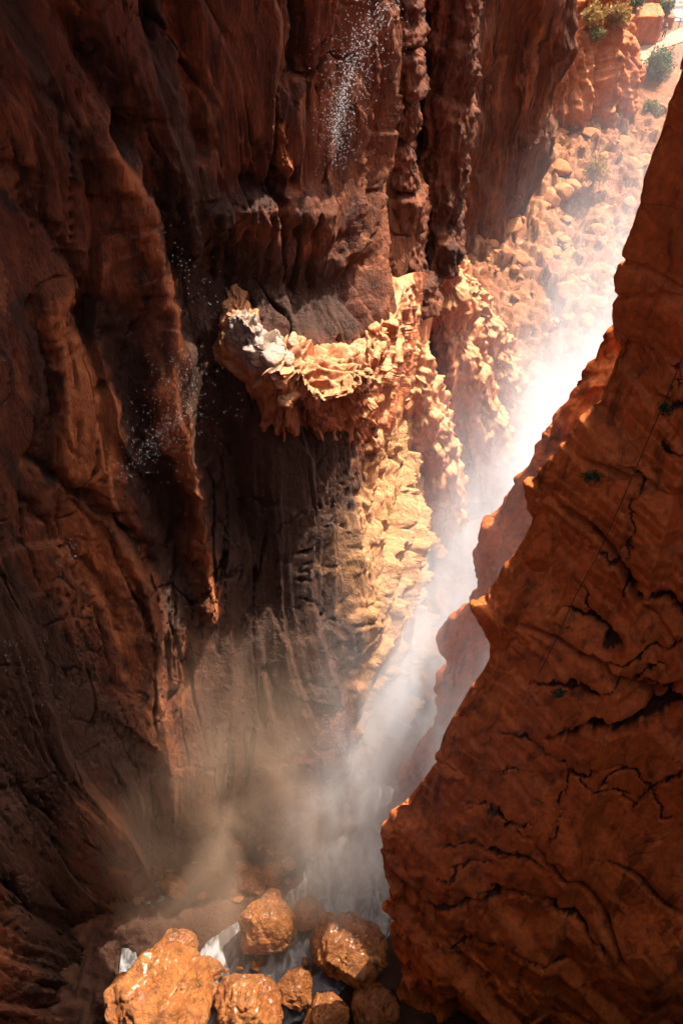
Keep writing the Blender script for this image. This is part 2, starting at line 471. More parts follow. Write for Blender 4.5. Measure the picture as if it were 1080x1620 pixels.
    d -= G([(100, 790), (165, 850), (205, 915), (225, 975)], 0.16, 0.5)
    d -= G([(10, 250), (45, 330), (95, 400), (115, 470)], 0.25, 0.8)
    d -= G([(60, 120), (95, 210), (130, 300)], 0.25, 0.7)
    d -= G([(350, 440), (430, 452), (520, 462), (575, 440)], (1.0, 1.2), 1.5)
    d -= G([(395, 290), (420, 300), (455, 300)], 0.7, 0.9)
    for k in range(7):
        x0 = 340 + 26 * k
        d -= G([(x0, 340 + (k % 3) * 12), (x0 + 6, 390), (x0 + 14, 440)], 0.17, 0.55)
    # ribs
    d += G([(140, 225), (185, 275), (205, 345), (232, 430), (262, 520), (285, 575)], (1.0, 0.8), 1.7)
    d += G([(235, 600), (272, 680), (302, 750), (322, 850), (332, 960)], (0.8, 0.6), 1.4)
    d += G([(75, 500), (120, 600), (150, 720), (205, 860), (240, 980)], (2.2, 1.6), 1.1)
    d += G([(428, 130), (440, 240), (450, 285), (456, 312)], (0.15, 0.28), 1.0)
    d += G([(345, 340), (430, 330), (510, 345)], (0.8, 1.0), 1.0)
    d += G([(560, -40), (575, 120), (570, 260), (560, 370)], (0.9, 0.8), 1.3)
    d = d * (1 - 0.65 * sstep(45, 49, z))
    P2 = P + N * d[..., None]
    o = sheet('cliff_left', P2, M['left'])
    T = lambda pts, w: F.line(pts, w, wob)
    tone = np.zeros(s.shape, np.float32)  # seep stains, plus painted shade in the alcove, lower left and under the ledge
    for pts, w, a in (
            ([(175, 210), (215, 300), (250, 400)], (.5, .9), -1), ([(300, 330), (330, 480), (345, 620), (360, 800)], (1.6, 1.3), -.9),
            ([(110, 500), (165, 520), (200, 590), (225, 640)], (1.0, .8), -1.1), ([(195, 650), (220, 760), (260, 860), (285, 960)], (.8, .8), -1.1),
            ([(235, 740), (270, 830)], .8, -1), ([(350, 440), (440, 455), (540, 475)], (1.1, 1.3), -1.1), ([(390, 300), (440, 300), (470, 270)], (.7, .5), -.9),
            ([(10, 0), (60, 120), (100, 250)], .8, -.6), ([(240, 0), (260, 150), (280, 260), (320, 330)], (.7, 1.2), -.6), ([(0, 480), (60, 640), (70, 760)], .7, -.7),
            ([(70, 730), (150, 800), (220, 870)], (.3, .45), -1), ([(0, 960), (80, 1080), (180, 1180), (260, 1300)], (2.5, 2.5), -.7), ([(0, 1150), (60, 1350), (120, 1550)], 4.0, -.8),  # broad lower-left lines: shade painted into the rock tone
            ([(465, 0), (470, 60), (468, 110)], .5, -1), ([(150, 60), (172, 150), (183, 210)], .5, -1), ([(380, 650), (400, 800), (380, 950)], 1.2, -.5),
            ([(400, 690), (420, 850), (410, 1000), (380, 1150)], 3.2, -.8), ([(500, 740), (520, 880), (505, 1040)], 2.2, -.75),  # shade painted on the sunlit wall under the ledge
            ([(70, 490), (110, 580), (150, 690)], (1.2, 1.2), 1.2), ([(100, 700), (160, 800), (200, 880)], (1.6, 1.0), .7), ([(110, 850), (170, 950), (220, 1060)], (1.6, 1.0), .6),
            ([(150, 235), (190, 290), (215, 370), (245, 450), (275, 540)], (.7, .6), 1.1), ([(240, 610), (270, 690)], .7, 1.2), ([(275, 700), (305, 780), (322, 860), (335, 960)], (.5, .5), 1.1),
            ([(120, 0), (150, 90), (165, 150)], .8, .5), ([(350, 60), (370, 180), (380, 260)], 2.0, .35), ([(500, 100), (510, 220)], 1.5, .35), ([(436, 200), (452, 300)], .3, .9),
            ([(600, 600), (625, 700), (650, 800)], 1.6, .5)):
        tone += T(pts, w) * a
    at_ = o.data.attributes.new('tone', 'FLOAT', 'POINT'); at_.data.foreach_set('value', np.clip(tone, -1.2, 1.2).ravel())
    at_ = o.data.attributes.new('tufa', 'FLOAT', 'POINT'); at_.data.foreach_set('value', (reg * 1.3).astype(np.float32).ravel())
    tag(o, 'tall dark red fluted rock wall filling the left of the gorge', None, None, 'structure')

build_left_cliff()

# ------------------------------------------------------------------ right cliff
EDGE = [(1100, 40, 52), (1080, 95, 50), (1040, 190, 47.5), (1018, 265, 46), (1000, 335, 44.5), (975, 430, 42), (955, 520, 39.5), (965, 556, 38.5),
        (935, 640, 36.5), (905, 685, 35.5), (842, 762, 33.5), (838, 830, 31.5), (800, 900, 29.5), (762, 975, 27.5), (770, 1040, 25.5), (735, 1095, 23.8),
        (700, 1160, 21.6), (685, 1205, 20), (655, 1245, 18.4), (615, 1295, 16.2), (600, 1350, 13.6), (610, 1425, 9.5), (622, 1450, 8), (612, 1482, 6), (628, 1535, 2.5), (640, 1625, -2)]

def build_right_cliff(nu=660, nv=920):
    E = np.array([at(px, py, z=z) for px, py, z in EDGE[::-1]])
    top = E[-1]
    E = np.vstack([E, top + [1.0, -1.0, 10], top + [2.5, -1.5, 22], top + [5, -1, 34]])
    h = np.array([0.90, -0.43, 0])
    bk = np.array([0.93, 0.36, 0])
    cols = []
    for off in ('b12', 'b5', 'b2', 'b0', 'e', 1.2, 4, 8, 13, 19, 27):
        c = E.copy()
        if isinstance(off, str):
            dist = {'b12': 14, 'b5': 7, 'b2': 3, 'b0': 1.0, 'e': 0}[off]
            c = c + bk * dist
        else:
            tz = np.linspace(-1, 1, len(E))                   # away from the edge the face forgets the notches
            sm = np.stack([np.polyval(np.polyfit(tz, E[:, a], 4), tz) for a in (0, 1)] + [E[:, 2]], 1)
            w = min(1, off / 3.5)
            c = E * (1 - w) + sm * w + h * off
        cols.append(c)
    ctrl = np.stack(cols, 1)
    # param columns denser near the visible face
    P, N, s, z = loft(ctrl, nu, nv)
    if N[nv // 2, int(nu * .7), 1] > 0: N = -N
    F = Feat(P, s, z)
    wob = (fbm2(s * 0.9, z * 0.7, 4, 140, .65) * 0.28, fbm2(s * 0.9, z * 0.7, 4, 141, .65) * 0.34)
    q = z * 0.55
    a1 = fbm2(s * 0.35, q * 0.35, 3, 60) * 0.35; a2 = fbm2(s * 0.35, q * 0.35, 3, 61) * 0.35
    d = fbm2(s * 0.10, q * 0.10, 2, 62) * 0.6
    low = 0.25 + 0.75 * sstep(44, 35, z)                                   # the upper face is smoother
    U, V = s + a1 + 0.35 * q, q + a2 - 0.45 * s
    sc = s - s[0, 0]
    edg = np.exp(-((sc - 15.5) / 3.0) ** 2)
    brk = np.clip(sstep(0.12, 0.45, fbm2(s * 0.13, q * 0.13, 3, 65)) + sstep(22, 10, z) * .25 + edg * .9, 0, 1) * low
    d += joints(P, [((.45, -.25, .85), .17, 1.0), ((-.6, -.35, .7), .15, 1.0), ((.85, -.5, .15), .2, .8)], 600, .15) * low
    d += joints(P, [((.5, -.2, .85), .62, .42), ((-.55, -.3, .75), .5, .4), ((.85, -.5, .1), .7, .4)], 620, .12) * (.06 + .8 * brk)
    d += joints(P, [((.3, -.2, .95), 1.9, .16), ((-.7, -.3, .6), 1.6, .14), ((.9, -.4, 0), 2.1, .12)], 640, .08) * (.02 + .7 * brk)
    d += facets(U * .3, V * .35, 64, 1.0, .4)[0] * .4 * low
    for nn, f, wd, sd in (((.5, -.3, .8), .11, .035, 81), ((-.6, -.3, .75), .09, .03, 82), ((.15, 0, 1), .13, .03, 83)):
        nn = np.array(nn) / np.linalg.norm(nn)
        qq = (P @ nn + fbm2(s * .25, q * .25, 3, sd) * .45) * f + .37
        fr = np.abs(qq - np.round(qq)) / f
        d -= np.exp(-(fr / .12) ** 2) * 1.3 * sstep(0.0, .25, n2(s * .16, q * .16, sd + 4)) * low
    d += fbm2(s * 1.1, z * 0.8, 4, 68) * 0.04
    G = lambda pts, w, dep: F.line(pts, (w[0] * .62, w[1] * .62) if isinstance(w, tuple) else w * .7, wob) * dep
    d0 = d; d = 0; tone = np.zeros(s.shape, np.float32)
    CR = [
        ([(1085, 600), (1050, 615), (1010, 630)], 0.10, 0.25),
        ([(905, 752), (945, 748), (965, 765), (930, 772)], (0.35, 0.25), 1.0),
        ([(965, 735), (995, 748), (1010, 772)], 0.18, 0.8),
        ([(1035, 640), (1055, 650), (1085, 638)], (0.3, 0.25), 1.0),
        ([(1040, 705), (1065, 712), (1085, 700)], 0.10, 0.4),
        ([(870, 845), (930, 870), (975, 900), (1000, 935)], (0.10, 0.24), 0.8),
        ([(1010, 770), (1005, 820), (990, 870)], 0.07, 0.3),
        ([(1000, 935), (1040, 955), (1090, 985)], (0.2, 0.3), 0.8),
        ([(855, 985), (890, 975), (930, 990), (965, 1020)], (0.2, 0.3), 0.9),
        ([(830, 1095), (880, 1080), (945, 1095)], (0.15, 0.35), 0.9),
        ([(860, 1165), (925, 1150), (990, 1140), (1045, 1120), (1075, 1105)], (0.15, 0.42), 1.3),
        ([(1010, 1080), (1040, 1085), (1060, 1105)], 0.15, 0.6),
        ([(740, 1145), (790, 1170), (850, 1190), (905, 1215), (980, 1220)], 0.11, 0.5),
        ([(905, 1215), (950, 1250), (1010, 1285)], 0.10, 0.45),
        ([(1000, 1290), (1040, 1240), (1085, 1200)], 0.10, 0.45),
        ([(960, 1240), (1000, 1215), (1020, 1255), (1050, 1300)], 0.10, 0.4),
        ([(640, 1340), (720, 1345), (800, 1360), (860, 1375)], 0.22, 0.6),
        ([(640, 1440), (720, 1450), (790, 1420), (860, 1430), (960, 1520)], 0.3, 0.8),
        ([(690, 1270), (760, 1290), (830, 1330)], 0.12, 0.5),
        ([(1000, 130), (1040, 180), (1090, 200)], 0.06, 0.3),
        ([(1000, 520), (1030, 560), (1075, 600)], 0.1, 0.3),
        ([(1000, 130), (1050, 165), (1090, 170)], .06, .3), ([(985, 480), (1000, 500), (985, 530)], .08, .4), ([(870, 980), (850, 1020), (835, 1080), (820, 1140)], .05, .3),
        ([(1000, 820), (985, 900), (990, 960)], .05, .3), ([(905, 1215), (890, 1280), (870, 1340)], .05, .3), ([(700, 1215), (760, 1230), (830, 1225)], .06, .3), ([(1085, 1010), (1040, 1040), (990, 1050), (950, 1035)], .12, .5),
        ([(960, 1080), (1000, 1070), (1050, 1060)], .08, .4), ([(740, 1060), (800, 1080), (850, 1120)], .07, .4), ([(850, 900), (890, 920), (930, 960), (945, 1000)], .09, .5), ([(800, 1010), (860, 1000), (905, 1005)], .07, .4),
        ([(620, 1400), (700, 1390), (770, 1385)], .1, .4), ([(700, 1520), (800, 1500), (900, 1540)], .15, .5), ([(760, 1290), (800, 1310), (840, 1300)], .1, .4)]
    for pts, w, dep in CR:
        g = G(pts, w, 1.0)
        d = d - g * dep
        tone = np.minimum(tone, -1.3 * np.clip(g * 1.6 - .5, 0, 1))
    d = d0 + d * 1.1 * sstep(15.5, 18, sc)
    d += G([(780, 960), (830, 985), (850, 1020)], 0.9, 0.5)
    vis = sstep(2.0, 6.0, s - s[0, 0])
    rm = d[:, (sc[0] > 12) & (sc[0] < 22)].mean(1)
    rm = np.convolve(np.pad(rm, 40, mode='edge'), np.ones(81) / 81, 'valid')
    d = d - rm[:, None] - .15
    P2 = P + N * (d * (0.35 + 0.65 * vis) * (1 - .35 * edg))[..., None]
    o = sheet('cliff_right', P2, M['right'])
    at_ = o.data.attributes.new('tone', 'FLOAT', 'POINT'); at_.data.foreach_set('value', (tone * sstep(15.5, 18, sc)).astype(np.float32).ravel())
    tag(o, 'broken orange rock cliff leaning back along the right side of the gorge', None, None, 'structure')

build_right_cliff()

def build_near_cliff():
    # the cliff under and behind the viewpoint, and the far side wall of the valley
    def wall(name, plan, zs, offs, label, seed):
        ctrl = np.array([[(x, y + f, z) for x, y in plan] for z, f in zip(zs, offs)], float)
        P, N, s, z = loft(ctrl, 120, 90)
        d = fbm2(s * .1, z * .1, 4, seed) * 1.2 + ridge2(s * .3, z * .06, 3, seed + 1) * .5
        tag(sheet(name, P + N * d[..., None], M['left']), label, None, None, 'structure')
    wall('cliff_shade_shoulder', [(7, -9), (14, -7), (22, -5), (32, 0), (44, 8)], (45, 58, 70, 90), (2, 0, 0, 0), 'added unseen rock shoulder right of the viewpoint, for shade', 903)  # added out of view to darken the lower left wall
    wall('cliff_near', [(-26, -4), (-14, -4), (-4, -5), (8, -5), (20, -4), (34, 0), (44, 6)], (-3, 15, 35, 48, 54, 56), (12.5, 10.5, 7, 4.5, -1, -12), 'rock wall below and behind the viewpoint', 900)  # forward lean shaped to cut sky light from the lower walls
    wall('cliff_valley', [(60, -25), (66, 10), (70, 40), (74, 75), (82, 110), (90, 150)], (-3, 20, 45, 62), (0, 0, 0, 0), 'far side wall of the valley', 910)
build_near_cliff()

def rock_mesh(name, seed, n=28, sq=(1, 1, .7)):
    th = np.linspace(0, np.pi, n // 2 + 1); ph = np.linspace(0, 2 * np.pi, n, endpoint=False)
    T, Ph = np.meshgrid(th, ph, indexing='ij')
    D = np.stack([np.sin(T) * np.cos(Ph), np.sin(T) * np.sin(Ph), np.cos(T)], -1)
    rg = np.random.RandomState(seed); rr = np.ones(T.shape)
    for k in range(12):
        nrm = rg.normal(size=3); nrm /= np.linalg.norm(nrm)
        dd = D @ nrm
        rr = np.minimum(rr, np.where(dd > .05, rg.uniform(.62, .92) / np.maximum(dd, .05), 9))
    rr = rr + fbm3(D + seed, 2.0, 3, seed) * .03
    P = D * rr[..., None] * np.array(sq)
    return raw_mesh(name, P.reshape(-1, 3), grid_faces(*P.shape[:2], True))

# ------------------------------------------------------------------ generic rock column / spur: levels of (x, y, z, rx, ry)
def column(name, lv, mat, nu=160, nv=220, seed=0, big=0.35, flute=0.25, block=0.0, fine=0.08, rot=0.0, sq=0.75, strata=0.0, flow=0.0, jt=None):
    lv = np.array(lv, float)
    L = crom(lv, nv, 0)
    th = np.linspace(0, 2 * np.pi, nu, endpoint=False)
    c, sn = np.cos(th), np.sin(th)
    ux = np.sign(c) * np.abs(c) ** sq; uy = np.sign(sn) * np.abs(sn) ** sq
    cr, sr = math.cos(rot), math.sin(rot)
    X = L[:, None, 3] * ux[None]; Y = L[:, None, 4] * uy[None]
    P = np.stack([L[:, None, 0] + X * cr - Y * sr, L[:, None, 1] + X * sr + Y * cr, np.broadcast_to(L[:, None, 2], X.shape)], -1)
    du = np.roll(P, -1, 1) - np.roll(P, 1, 1); dv = np.gradient(P, axis=0)
    N = np.cross(du, dv); N /= np.linalg.norm(N, axis=-1)[..., None] + 1e-9
    Q = P.copy(); Q[..., 2] *= 0.25
    d = fbm3(P, 0.45, 4, seed) * big * 2
    if jt: d = d + joints(P, jt, seed)
    if flute: d = d + (1 - 2 * np.abs(fbm3(Q, 1.1, 4, seed + 3, 0.6))) * flute
    if block:
        zz = P[..., 2] + fbm3(P, 0.35, 2, seed + 5) * 0.7 + 0.25 * P[..., 0]
        f = zz / block; fr = f - np.floor(f)
        rid = _RV[(np.floor(f).astype(np.int64) * 37 + seed) & 4095]
        d = d + (rid - 0.5) * 0.8 - (np.exp(-(np.minimum(fr, 1 - fr) / 0.09) ** 2)) * 0.6
    d = d + fbm3(P, 2.2, 3, seed + 9, 0.6) * fine * 2.2
    P = P + N * d[..., None]
    if flow: P[..., 2] += fbm3(P, 0.9, 3, seed + 21) * flow
    # close the top
    cap = P[-1].mean(0)
    V = np.vstack([P.reshape(-1, 3), cap + [0, 0, 0.1]])
    F = grid_faces(nv, nu, True)
    base = lv[0, :3]
    me = bpy.data.meshes.new(name)
    last = len(V) - 1
    tri = np.array([[(nv - 1) * nu + i, (nv - 1) * nu + (i + 1) % nu, last, last] for i in range(nu)])[:, :3]
    Vf = np.ascontiguousarray(V - base, np.float32)
    me.vertices.add(len(Vf)); me.vertices.foreach_set("co", Vf.ravel())
    li = np.concatenate([F.ravel(), tri.ravel()]).astype(np.int32)
    me.loops.add(len(li)); me.loops.foreach_set("vertex_index", li)
    st = np.concatenate([np.arange(len(F)) * 4, len(F) * 4 + np.arange(len(tri)) * 3]).astype(np.int32)
    me.polygons.add(len(st)); me.polygons.foreach_set("loop_start", st)
    me.update(calc_edges=True)
    return link(name, me, mat, base)

def lv(px, py, y, rx, ry):
    p = at(px, py, y=y)
    return (p[0], p[1], p[2], rx, ry)

# ------------------------------------------------------------------ ground
def ground_z(x, y):
    t = np.clip((y - 22) / 80.0, 0, 1)
    z = 6.0 * t ** 1.3
    lx = 0.5 + (x * 0 + (y - 17) * 0.38)
    dist = (x - lx)
    z = z + np.clip((-dist - 2.5) * 0.42, 0, 5.0) * np.clip((y - 40) / 15, 0, 1) * np.clip((90 - y) / 10, 0, 1)
    return z

STREAM = [(2, 22), (0.3, 17), (-2.2, 14.6), (-4.5, 13.4), (-5.6, 13.2)]
def build_ground():
    x = np.linspace(-24, 60, 520); y = np.linspace(-14, 150, 760)
    X, Y = np.meshgrid(x, y)
    Z = ground_z(X, Y)
    P = np.stack([X, Y, Z], -1)
    path = np.clip((np.hypot(X - 34, (Y - 106) * 0.5) - 4) / 4, 0, 1)
    Z = Z + (fbm2(X * 0.25, Y * 0.25, 4, 200) * 0.9 + np.abs(fbm2(X * 0.9, Y * 0.9, 3, 210)) * 0.5) * np.clip(path, 0.03, 1) * np.where(Y > 112, 0.4, 1)
    Z = Z + (facets(X * .45 + n2(X * .4, Y * .4, 231) * .5, Y * .45, 230, 1.4, .9)[0] * 1.1 + facets(X * 1.2, Y * 1.2, 232, 1.4, .9)[0] * .4) * np.clip(path, 0.0, 1) * np.where(Y > 104, .3, 1)
    st = np.full(X.shape, 99.0)                                # stream bed
    for (ax, ay), (bx, by) in zip(STREAM[:-1], STREAM[1:]):
        t = np.clip(((X - ax) * (bx - ax) + (Y - ay) * (by - ay)) / ((bx - ax) ** 2 + (by - ay) ** 2), 0, 1)
        st = np.minimum(st, np.hypot(X - ax - t * (bx - ax), Y - ay - t * (by - ay)))
    Z0 = ground_z(X, Y); Z = Z0 + (Z - Z0) * (.12 + .88 * sstep(3, 10, st))
    Z = Z - 0.9 * sstep(4.5, 1.5, st)
    P[..., 2] = Z - 0.35
    o = sheet('ground', P, M['ground'])
    tag(o, 'stony tan gorge floor rising towards the open valley', None, None, 'structure')
    V = np.array([[-1500, -1500, -3.0], [1500, -1500, -3.0], [1500, 1500, -3.0], [-1500, 1500, -3.0]])
    me = raw_mesh('terrain', V, np.array([[0, 1, 2, 3]]))
    tag(link('terrain', me, M['ground']), 'flat stony land beyond the gorge', None, None, 'structure')

build_ground()

# far recess wall
def build_recess(nu=360, nv=420):
    zr = [-3, 4, 10, 17, 26, 45, 110]
    base = [(6, 55), (7, 63), (9.5, 71), (13, 75), (15.8, 76.3), (17.2, 78.5), (18, 84), (19, 93)]
    rows = []
    for k, z in enumerate(zr):
        f = [1.6, .6, 0, 0, 0, .3, .3][k]
        rows.append([(x + 0.3 * f, y - f * 1.2, z) for x, y in base])
    P, N, s, z = loft(np.array(rows, float), nu, nv)
    if N[nv // 2, nu // 2, 1] > 0: N = -N
    wx = fbm2(s * .2, z * .1, 3, 301) * 1.5
    d = fbm2(s * .16, z * .1, 3, 300) * 1.2 + ridge2((s + wx) * .4, z * .05, 4, 302) * .55 + ridge2((s + wx) * 1.2, z * .2, 4, 303) * .12 + fbm2(s * .8, z * .8, 4, 304) * .12
    fc, e, _ = facets((s + wx) * .3, z * .15, 305, .9, .8)
    d += fc * .5
    o = sheet('cliff_recess', P + N * d[..., None], M['left'])
    tag(o, 'shaded brown rock wall of the deep recess behind the pillars', None, None, 'structure')

build_recess()

# pillars and buttresses
p = column('rock_pillar', [lv(640, 470, 48, 2.2, 2.2), lv(632, 400, 49, 1.7, 1.7), lv(628, 300, 49.5, 1.5, 1.5), lv(625, 200, 50, 1.35, 1.4), lv(622, 100, 50.5, 1.3, 1.3), lv(622, 0, 51, 1.3, 1.3), lv(622, -120, 52, 1.6, 1.6), lv(620, -400, 54, 2, 2)],
       M['left'], seed=11, block=2.6, big=.25, flute=.12, fine=.1)
tag(p, 'block-stacked red rock pillar left of the dark cleft', 'rock pillar', 'rock pillars')
p = column('rock_pillar', [lv(700, 420, 50, 1.3, 1.4), lv(700, 330, 52, 1.5, 1.6), lv(705, 240, 53, 1.7, 1.7), lv(712, 120, 54, 1.6, 1.7), lv(715, 20, 54.5, 1.5, 1.6), lv(715, -100, 55, 1.6, 1.6), lv(715, -400, 57, 2, 2)],
       M['left'], seed=12, big=.3, flute=.15, jt=[((.8, -.5, .05), .6, .5), ((.2, .1, 1), .3, .35), ((.4, -.9, .1), 1.3, .2)])
tag(p, 'fluted dark rock pillar right of the black cleft, sunlit right edge', 'rock pillar', 'rock pillars')

p = column('rock_buttress', [lv(690, 800, 43.5, 2.6, 3), lv(665, 690, 44.0, 2.4, 2.6), lv(640, 600, 44.4, 2.0, 2.2), lv(615, 510, 45, 1.5, 1.8), lv(585, 430, 45.8, 1.1, 1.3), lv(560, 380, 46.2, .7, .8), lv(548, 362, 46.4, .25, .3)],
       M['tufa'], seed=13, jt=[((-.5, -.2, .85), .45, .5), ((.8, -.6, .1), .6, .75), ((.6, -.8, .05), 1.5, .3), ((.2, .1, .95), 1.1, .12)], flute=.16, big=.25, flow=.25)
tag(p, 'sunlit tufa ridge stepping down beside the ledge', 'rock ridge', 'sunlit ridges')
p = column('rock_buttress', [lv(790, 760, 50, 2.2, 3), lv(765, 690, 50.4, 2.1, 2.6), lv(735, 590, 51, 1.9, 2.4), lv(712, 500, 51.6, 1.6, 2), lv(695, 420, 52, 1.2, 1.5), lv(680, 350, 52.6, .8, 1), lv(672, 308, 53, .3, .3)],
       M['tufa'], seed=14, jt=[((-.5, -.2, .85), .45, .5), ((.8, -.6, .1), .6, .75), ((.6, -.8, .05), 1.5, .3), ((.2, .1, .95), 1.1, .12)], flute=.16, big=.3, flow=.25)
tag(p, 'sunlit ridge falling from the dark pillar into the mist', 'rock ridge', 'sunlit ridges')
p = column('rock_buttress', [lv(830, 700, 57, 2, 2.6), lv(805, 640, 57.4, 1.9, 2.4), lv(780, 560, 58, 1.7, 2), lv(750, 480, 58.6, 1.3, 1.6), lv(730, 435, 59, .8, .9), lv(722, 415, 59.2, .25, .3)],
       M['tufa'], seed=15, jt=[((-.5, -.2, .85), .45, .5), ((.8, -.6, .1), .6, .75), ((.6, -.8, .05), 1.5, .3), ((.2, .1, .95), 1.1, .12)], flute=.16, big=.3, flow=.25)
tag(p, 'low sunlit ridge beside the rubble slope under the recess', 'rock ridge', 'sunlit ridges')

# ledge
def build_ledge(nu=380, nv=340):
    g = [
        [(312, 480, 42), (365, 440, 41), (430, 450, 42), (520, 470, 43), (600, 450, 44.5), (660, 430, 46), (696, 440, 52.0)],
        [(318, 500, 41.5), (370, 478, 37.5), (440, 500, 38.5), (520, 525, 39), (600, 500, 40), (650, 500, 41.5), (681, 520, 49.0)],
        [(320, 525, 41), (375, 520, 36), (445, 545, 36.6), (520, 575, 37), (600, 550, 38), (648, 545, 39.6), (674, 560, 48.0)],
        [(322, 560, 40), (390, 580, 34.8), (455, 610, 35), (530, 640, 35.3), (600, 600, 36.5), (645, 590, 38.5), (668, 600, 47.0)],
        [(330, 620, 39.5), (410, 640, 34.2), (465, 665, 34.2), (535, 690, 34.8), (605, 650, 35.9), (640, 640, 38), (661, 650, 46.0)],
        [(340, 700, 38), (425, 720, 33.6), (475, 740, 33.6), (535, 760, 34.2), (600, 730, 35.4), (630, 720, 37.5), (646, 730, 45.0)],
        [(360, 780, 37), (435, 800, 33), (485, 820, 33), (535, 840, 33.8), (590, 820, 35.2), (615, 800, 37.5), (631, 810, 45.0)],
        [(375, 850, 37), (440, 870, 35), (490, 880, 35), (540, 890, 36), (590, 870, 37.5), (610, 860, 39), (626, 860, 46.0)],
    ]
    fw = [0.3, 1.4, 2.4, 2.6, 1.5, .3, -.4, -.6]             # how far the ledge hangs out
    ctrl = np.array([[at(px, py, y=y - f * (.45 if i == 1 else 1 if i < 5 else .5)) for i, (px, py, y) in enumerate(r)] for r, f in zip(g, fw)])
    P = crom(crom(ctrl, nv, 0), nu, 1)
    du = np.gradient(P, axis=1); dv = np.gradient(P, axis=0)
    N = np.cross(du, dv); N /= np.linalg.norm(N, axis=-1)[..., None] + 1e-9
    if N[nv // 2, nu // 2, 1] > 0: N = -N
    s = np.concatenate([[0], np.cumsum(np.linalg.norm(np.diff(P[nv // 2], axis=0), axis=1))])[None] + np.zeros((nv, 1))
    v = np.concatenate([[0], np.cumsum(np.linalg.norm(np.diff(P[:, nu // 2], axis=0), axis=1))])[:, None] + np.zeros((1, nu))
    top = 1 - sstep(0.42, 0.62, np.linspace(0, 1, nv))[:, None] + np.zeros((1, nu))
    w = fbm2(s * .5, v * .4, 3, 401) * .8
    d = fbm3(P, .22, 2, 400) * .8
    d += joints(P, [((-.55, -.25, .8), .55, 1.3), ((-.4, -.2, .9), 1.5, .45), ((.75, -.6, .25), .5, 1.2), ((.3, -.9, .35), .8, .7), ((.85, -.2, .45), 1.9, .16)], 430, 1.3) * (.35 + .65 * top)
    d += joints(P, [((.8, -.55, .02), .55, .9), ((.85, -.5, .02), 1.3, .6), ((.9, -.3, 0), 2.9, .22), ((-.2, -.2, .9), .35, .5)], 440, .8) * (1 - top)
    d += fbm3(P, 2.4, 3, 405, .6) * .1
    d -= .3
    edge = np.minimum(1, np.minimum(np.linspace(0, 1, nv), np.linspace(1, 0, nv)) * 12)[:, None] * np.minimum(1, np.minimum(np.linspace(0, 1, nu), np.linspace(1, 0, nu)) * 4.5)[None]
    P = P + N * (d * edge)[..., None]
    base = P[-1, nu // 2].copy()
    o = sheet('rock_ledge', P, M['tufa'], base, flip=True)
    tag(o, 'bulging tufa ledge with glinting wet top catching the sun', 'rock ledge')
    # slabs and knobs heaped on the ledge
    rgl = random.Random(21)
    meshes = []
    for k in range(8):
        me = rock_mesh('slab', 820 + k, 36, (1, 1, 1))
        co = np.empty(len(me.vertices) * 3, np.float32); me.vertices.foreach_get("co", co); co = co.reshape(-1, 3)
        co += co * (fbm3(co * [1, 3, 3] + k, 2.2, 3, k, .6) * .16)[:, None]
        me.vertices.foreach_set("co", co.ravel()); me.update()
        me.materials.append(M['tufa']); me.polygons.foreach_set("use_smooth", np.ones(len(me.polygons), bool))
        meshes.append(me)
    n = 0
    while n < 40:
        fv, fu = rgl.uniform(.10, .60), rgl.uniform(.10, .93)
        if fv > .42 and rgl.random() < .55: continue
        i, j = int(fv * (nv - 1)), int(fu * (nu - 1))
        flow = mathutils.Vector(P[min(i + 12, nv - 1), min(j + 10, nu - 1)] - P[i, j]).normalized()
        nn = mathutils.Vector(N[i, j]); side = nn.cross(flow).normalized(); nn = flow.cross(side)
        mt = mathutils.Matrix((flow, side, nn)).transposed().to_4x4()
        sz = rgl.choice((.22, .3, .35, .45, .55, .7)) * (1.25 if fu < .35 else 1)
        sc = mathutils.Matrix.Diagonal((sz * rgl.uniform(.8, 1.3), sz * rgl.uniform(.6, .9), sz * rgl.uniform(.5, .8), 1))
        so = bpy.data.objects.new('slab', meshes[n % 8]); COL.objects.link(so); so.parent = o
        rz = mathutils.Matrix.Rotation(rgl.uniform(-.5, .5), 4, 'Z') @ mathutils.Matrix.Rotation(rgl.uniform(-.25, .35), 4, 'Y')
        so.matrix_local = mathutils.Matrix.Translation(mathutils.Vector(P[i, j] - base) + nn * sz * -.12) @ mt @ rz @ sc
        n += 1

build_ledge()

# second spur of the right wall, veiled by spray
def build_spur(nu=200, nv=320):
    E = [(620, 1330, 21.5, 0), (612, 1290, 23, 0), (650, 1195, 25, 0), (690, 1130, 26.5, 0), (708, 1000, 27.5, 0), (750, 935, 28.2, 0), (760, 855, 29, 0), (850, 720, 30.2, 0), (880, 655, 30.8, 0), (960, 565, 32, 0), (1010, 480, 33, 0), (1060, 380, 34, 0)]
    E = np.array([at(px, py, y=y) for px, py, y, _ in E])
    bk = np.array([.9, .45, 0]); fr = np.array([.75, -.66, 0])
    bk = np.array([.78, .62, 0]); k = np.linspace(.3, 2.0, len(E))[:, None] * np.array([0, 0, 1.0])  # hidden back of the spur raised to shade its visible face
    cols = [E + bk * 11 + k * 9, E + bk * 5 + k * 5, E + bk * 1.6 + k, E, E + fr * 1.2, E + fr * 4, E + fr * 10]
    P, N, s, z = loft(np.stack(cols, 1), nu, nv)
    if N[nv // 2, int(nu * .75), 1] > 0: N = -N
    f1, e1, _ = facets(s * .4, z * .4, 501, 1.1, .8)
    d = fbm2(s * .3, z * .3, 4, 500) * .6 + f1 * .6 + fbm2(s * 1.2, z * 1.2, 3, 502) * .12
    o = sheet('cliff_spur', P + N * d[..., None], M['right'])
    tag(o, 'spray-veiled rock spur between the right cliff and the bright mist', None, None, 'structure')

build_spur()

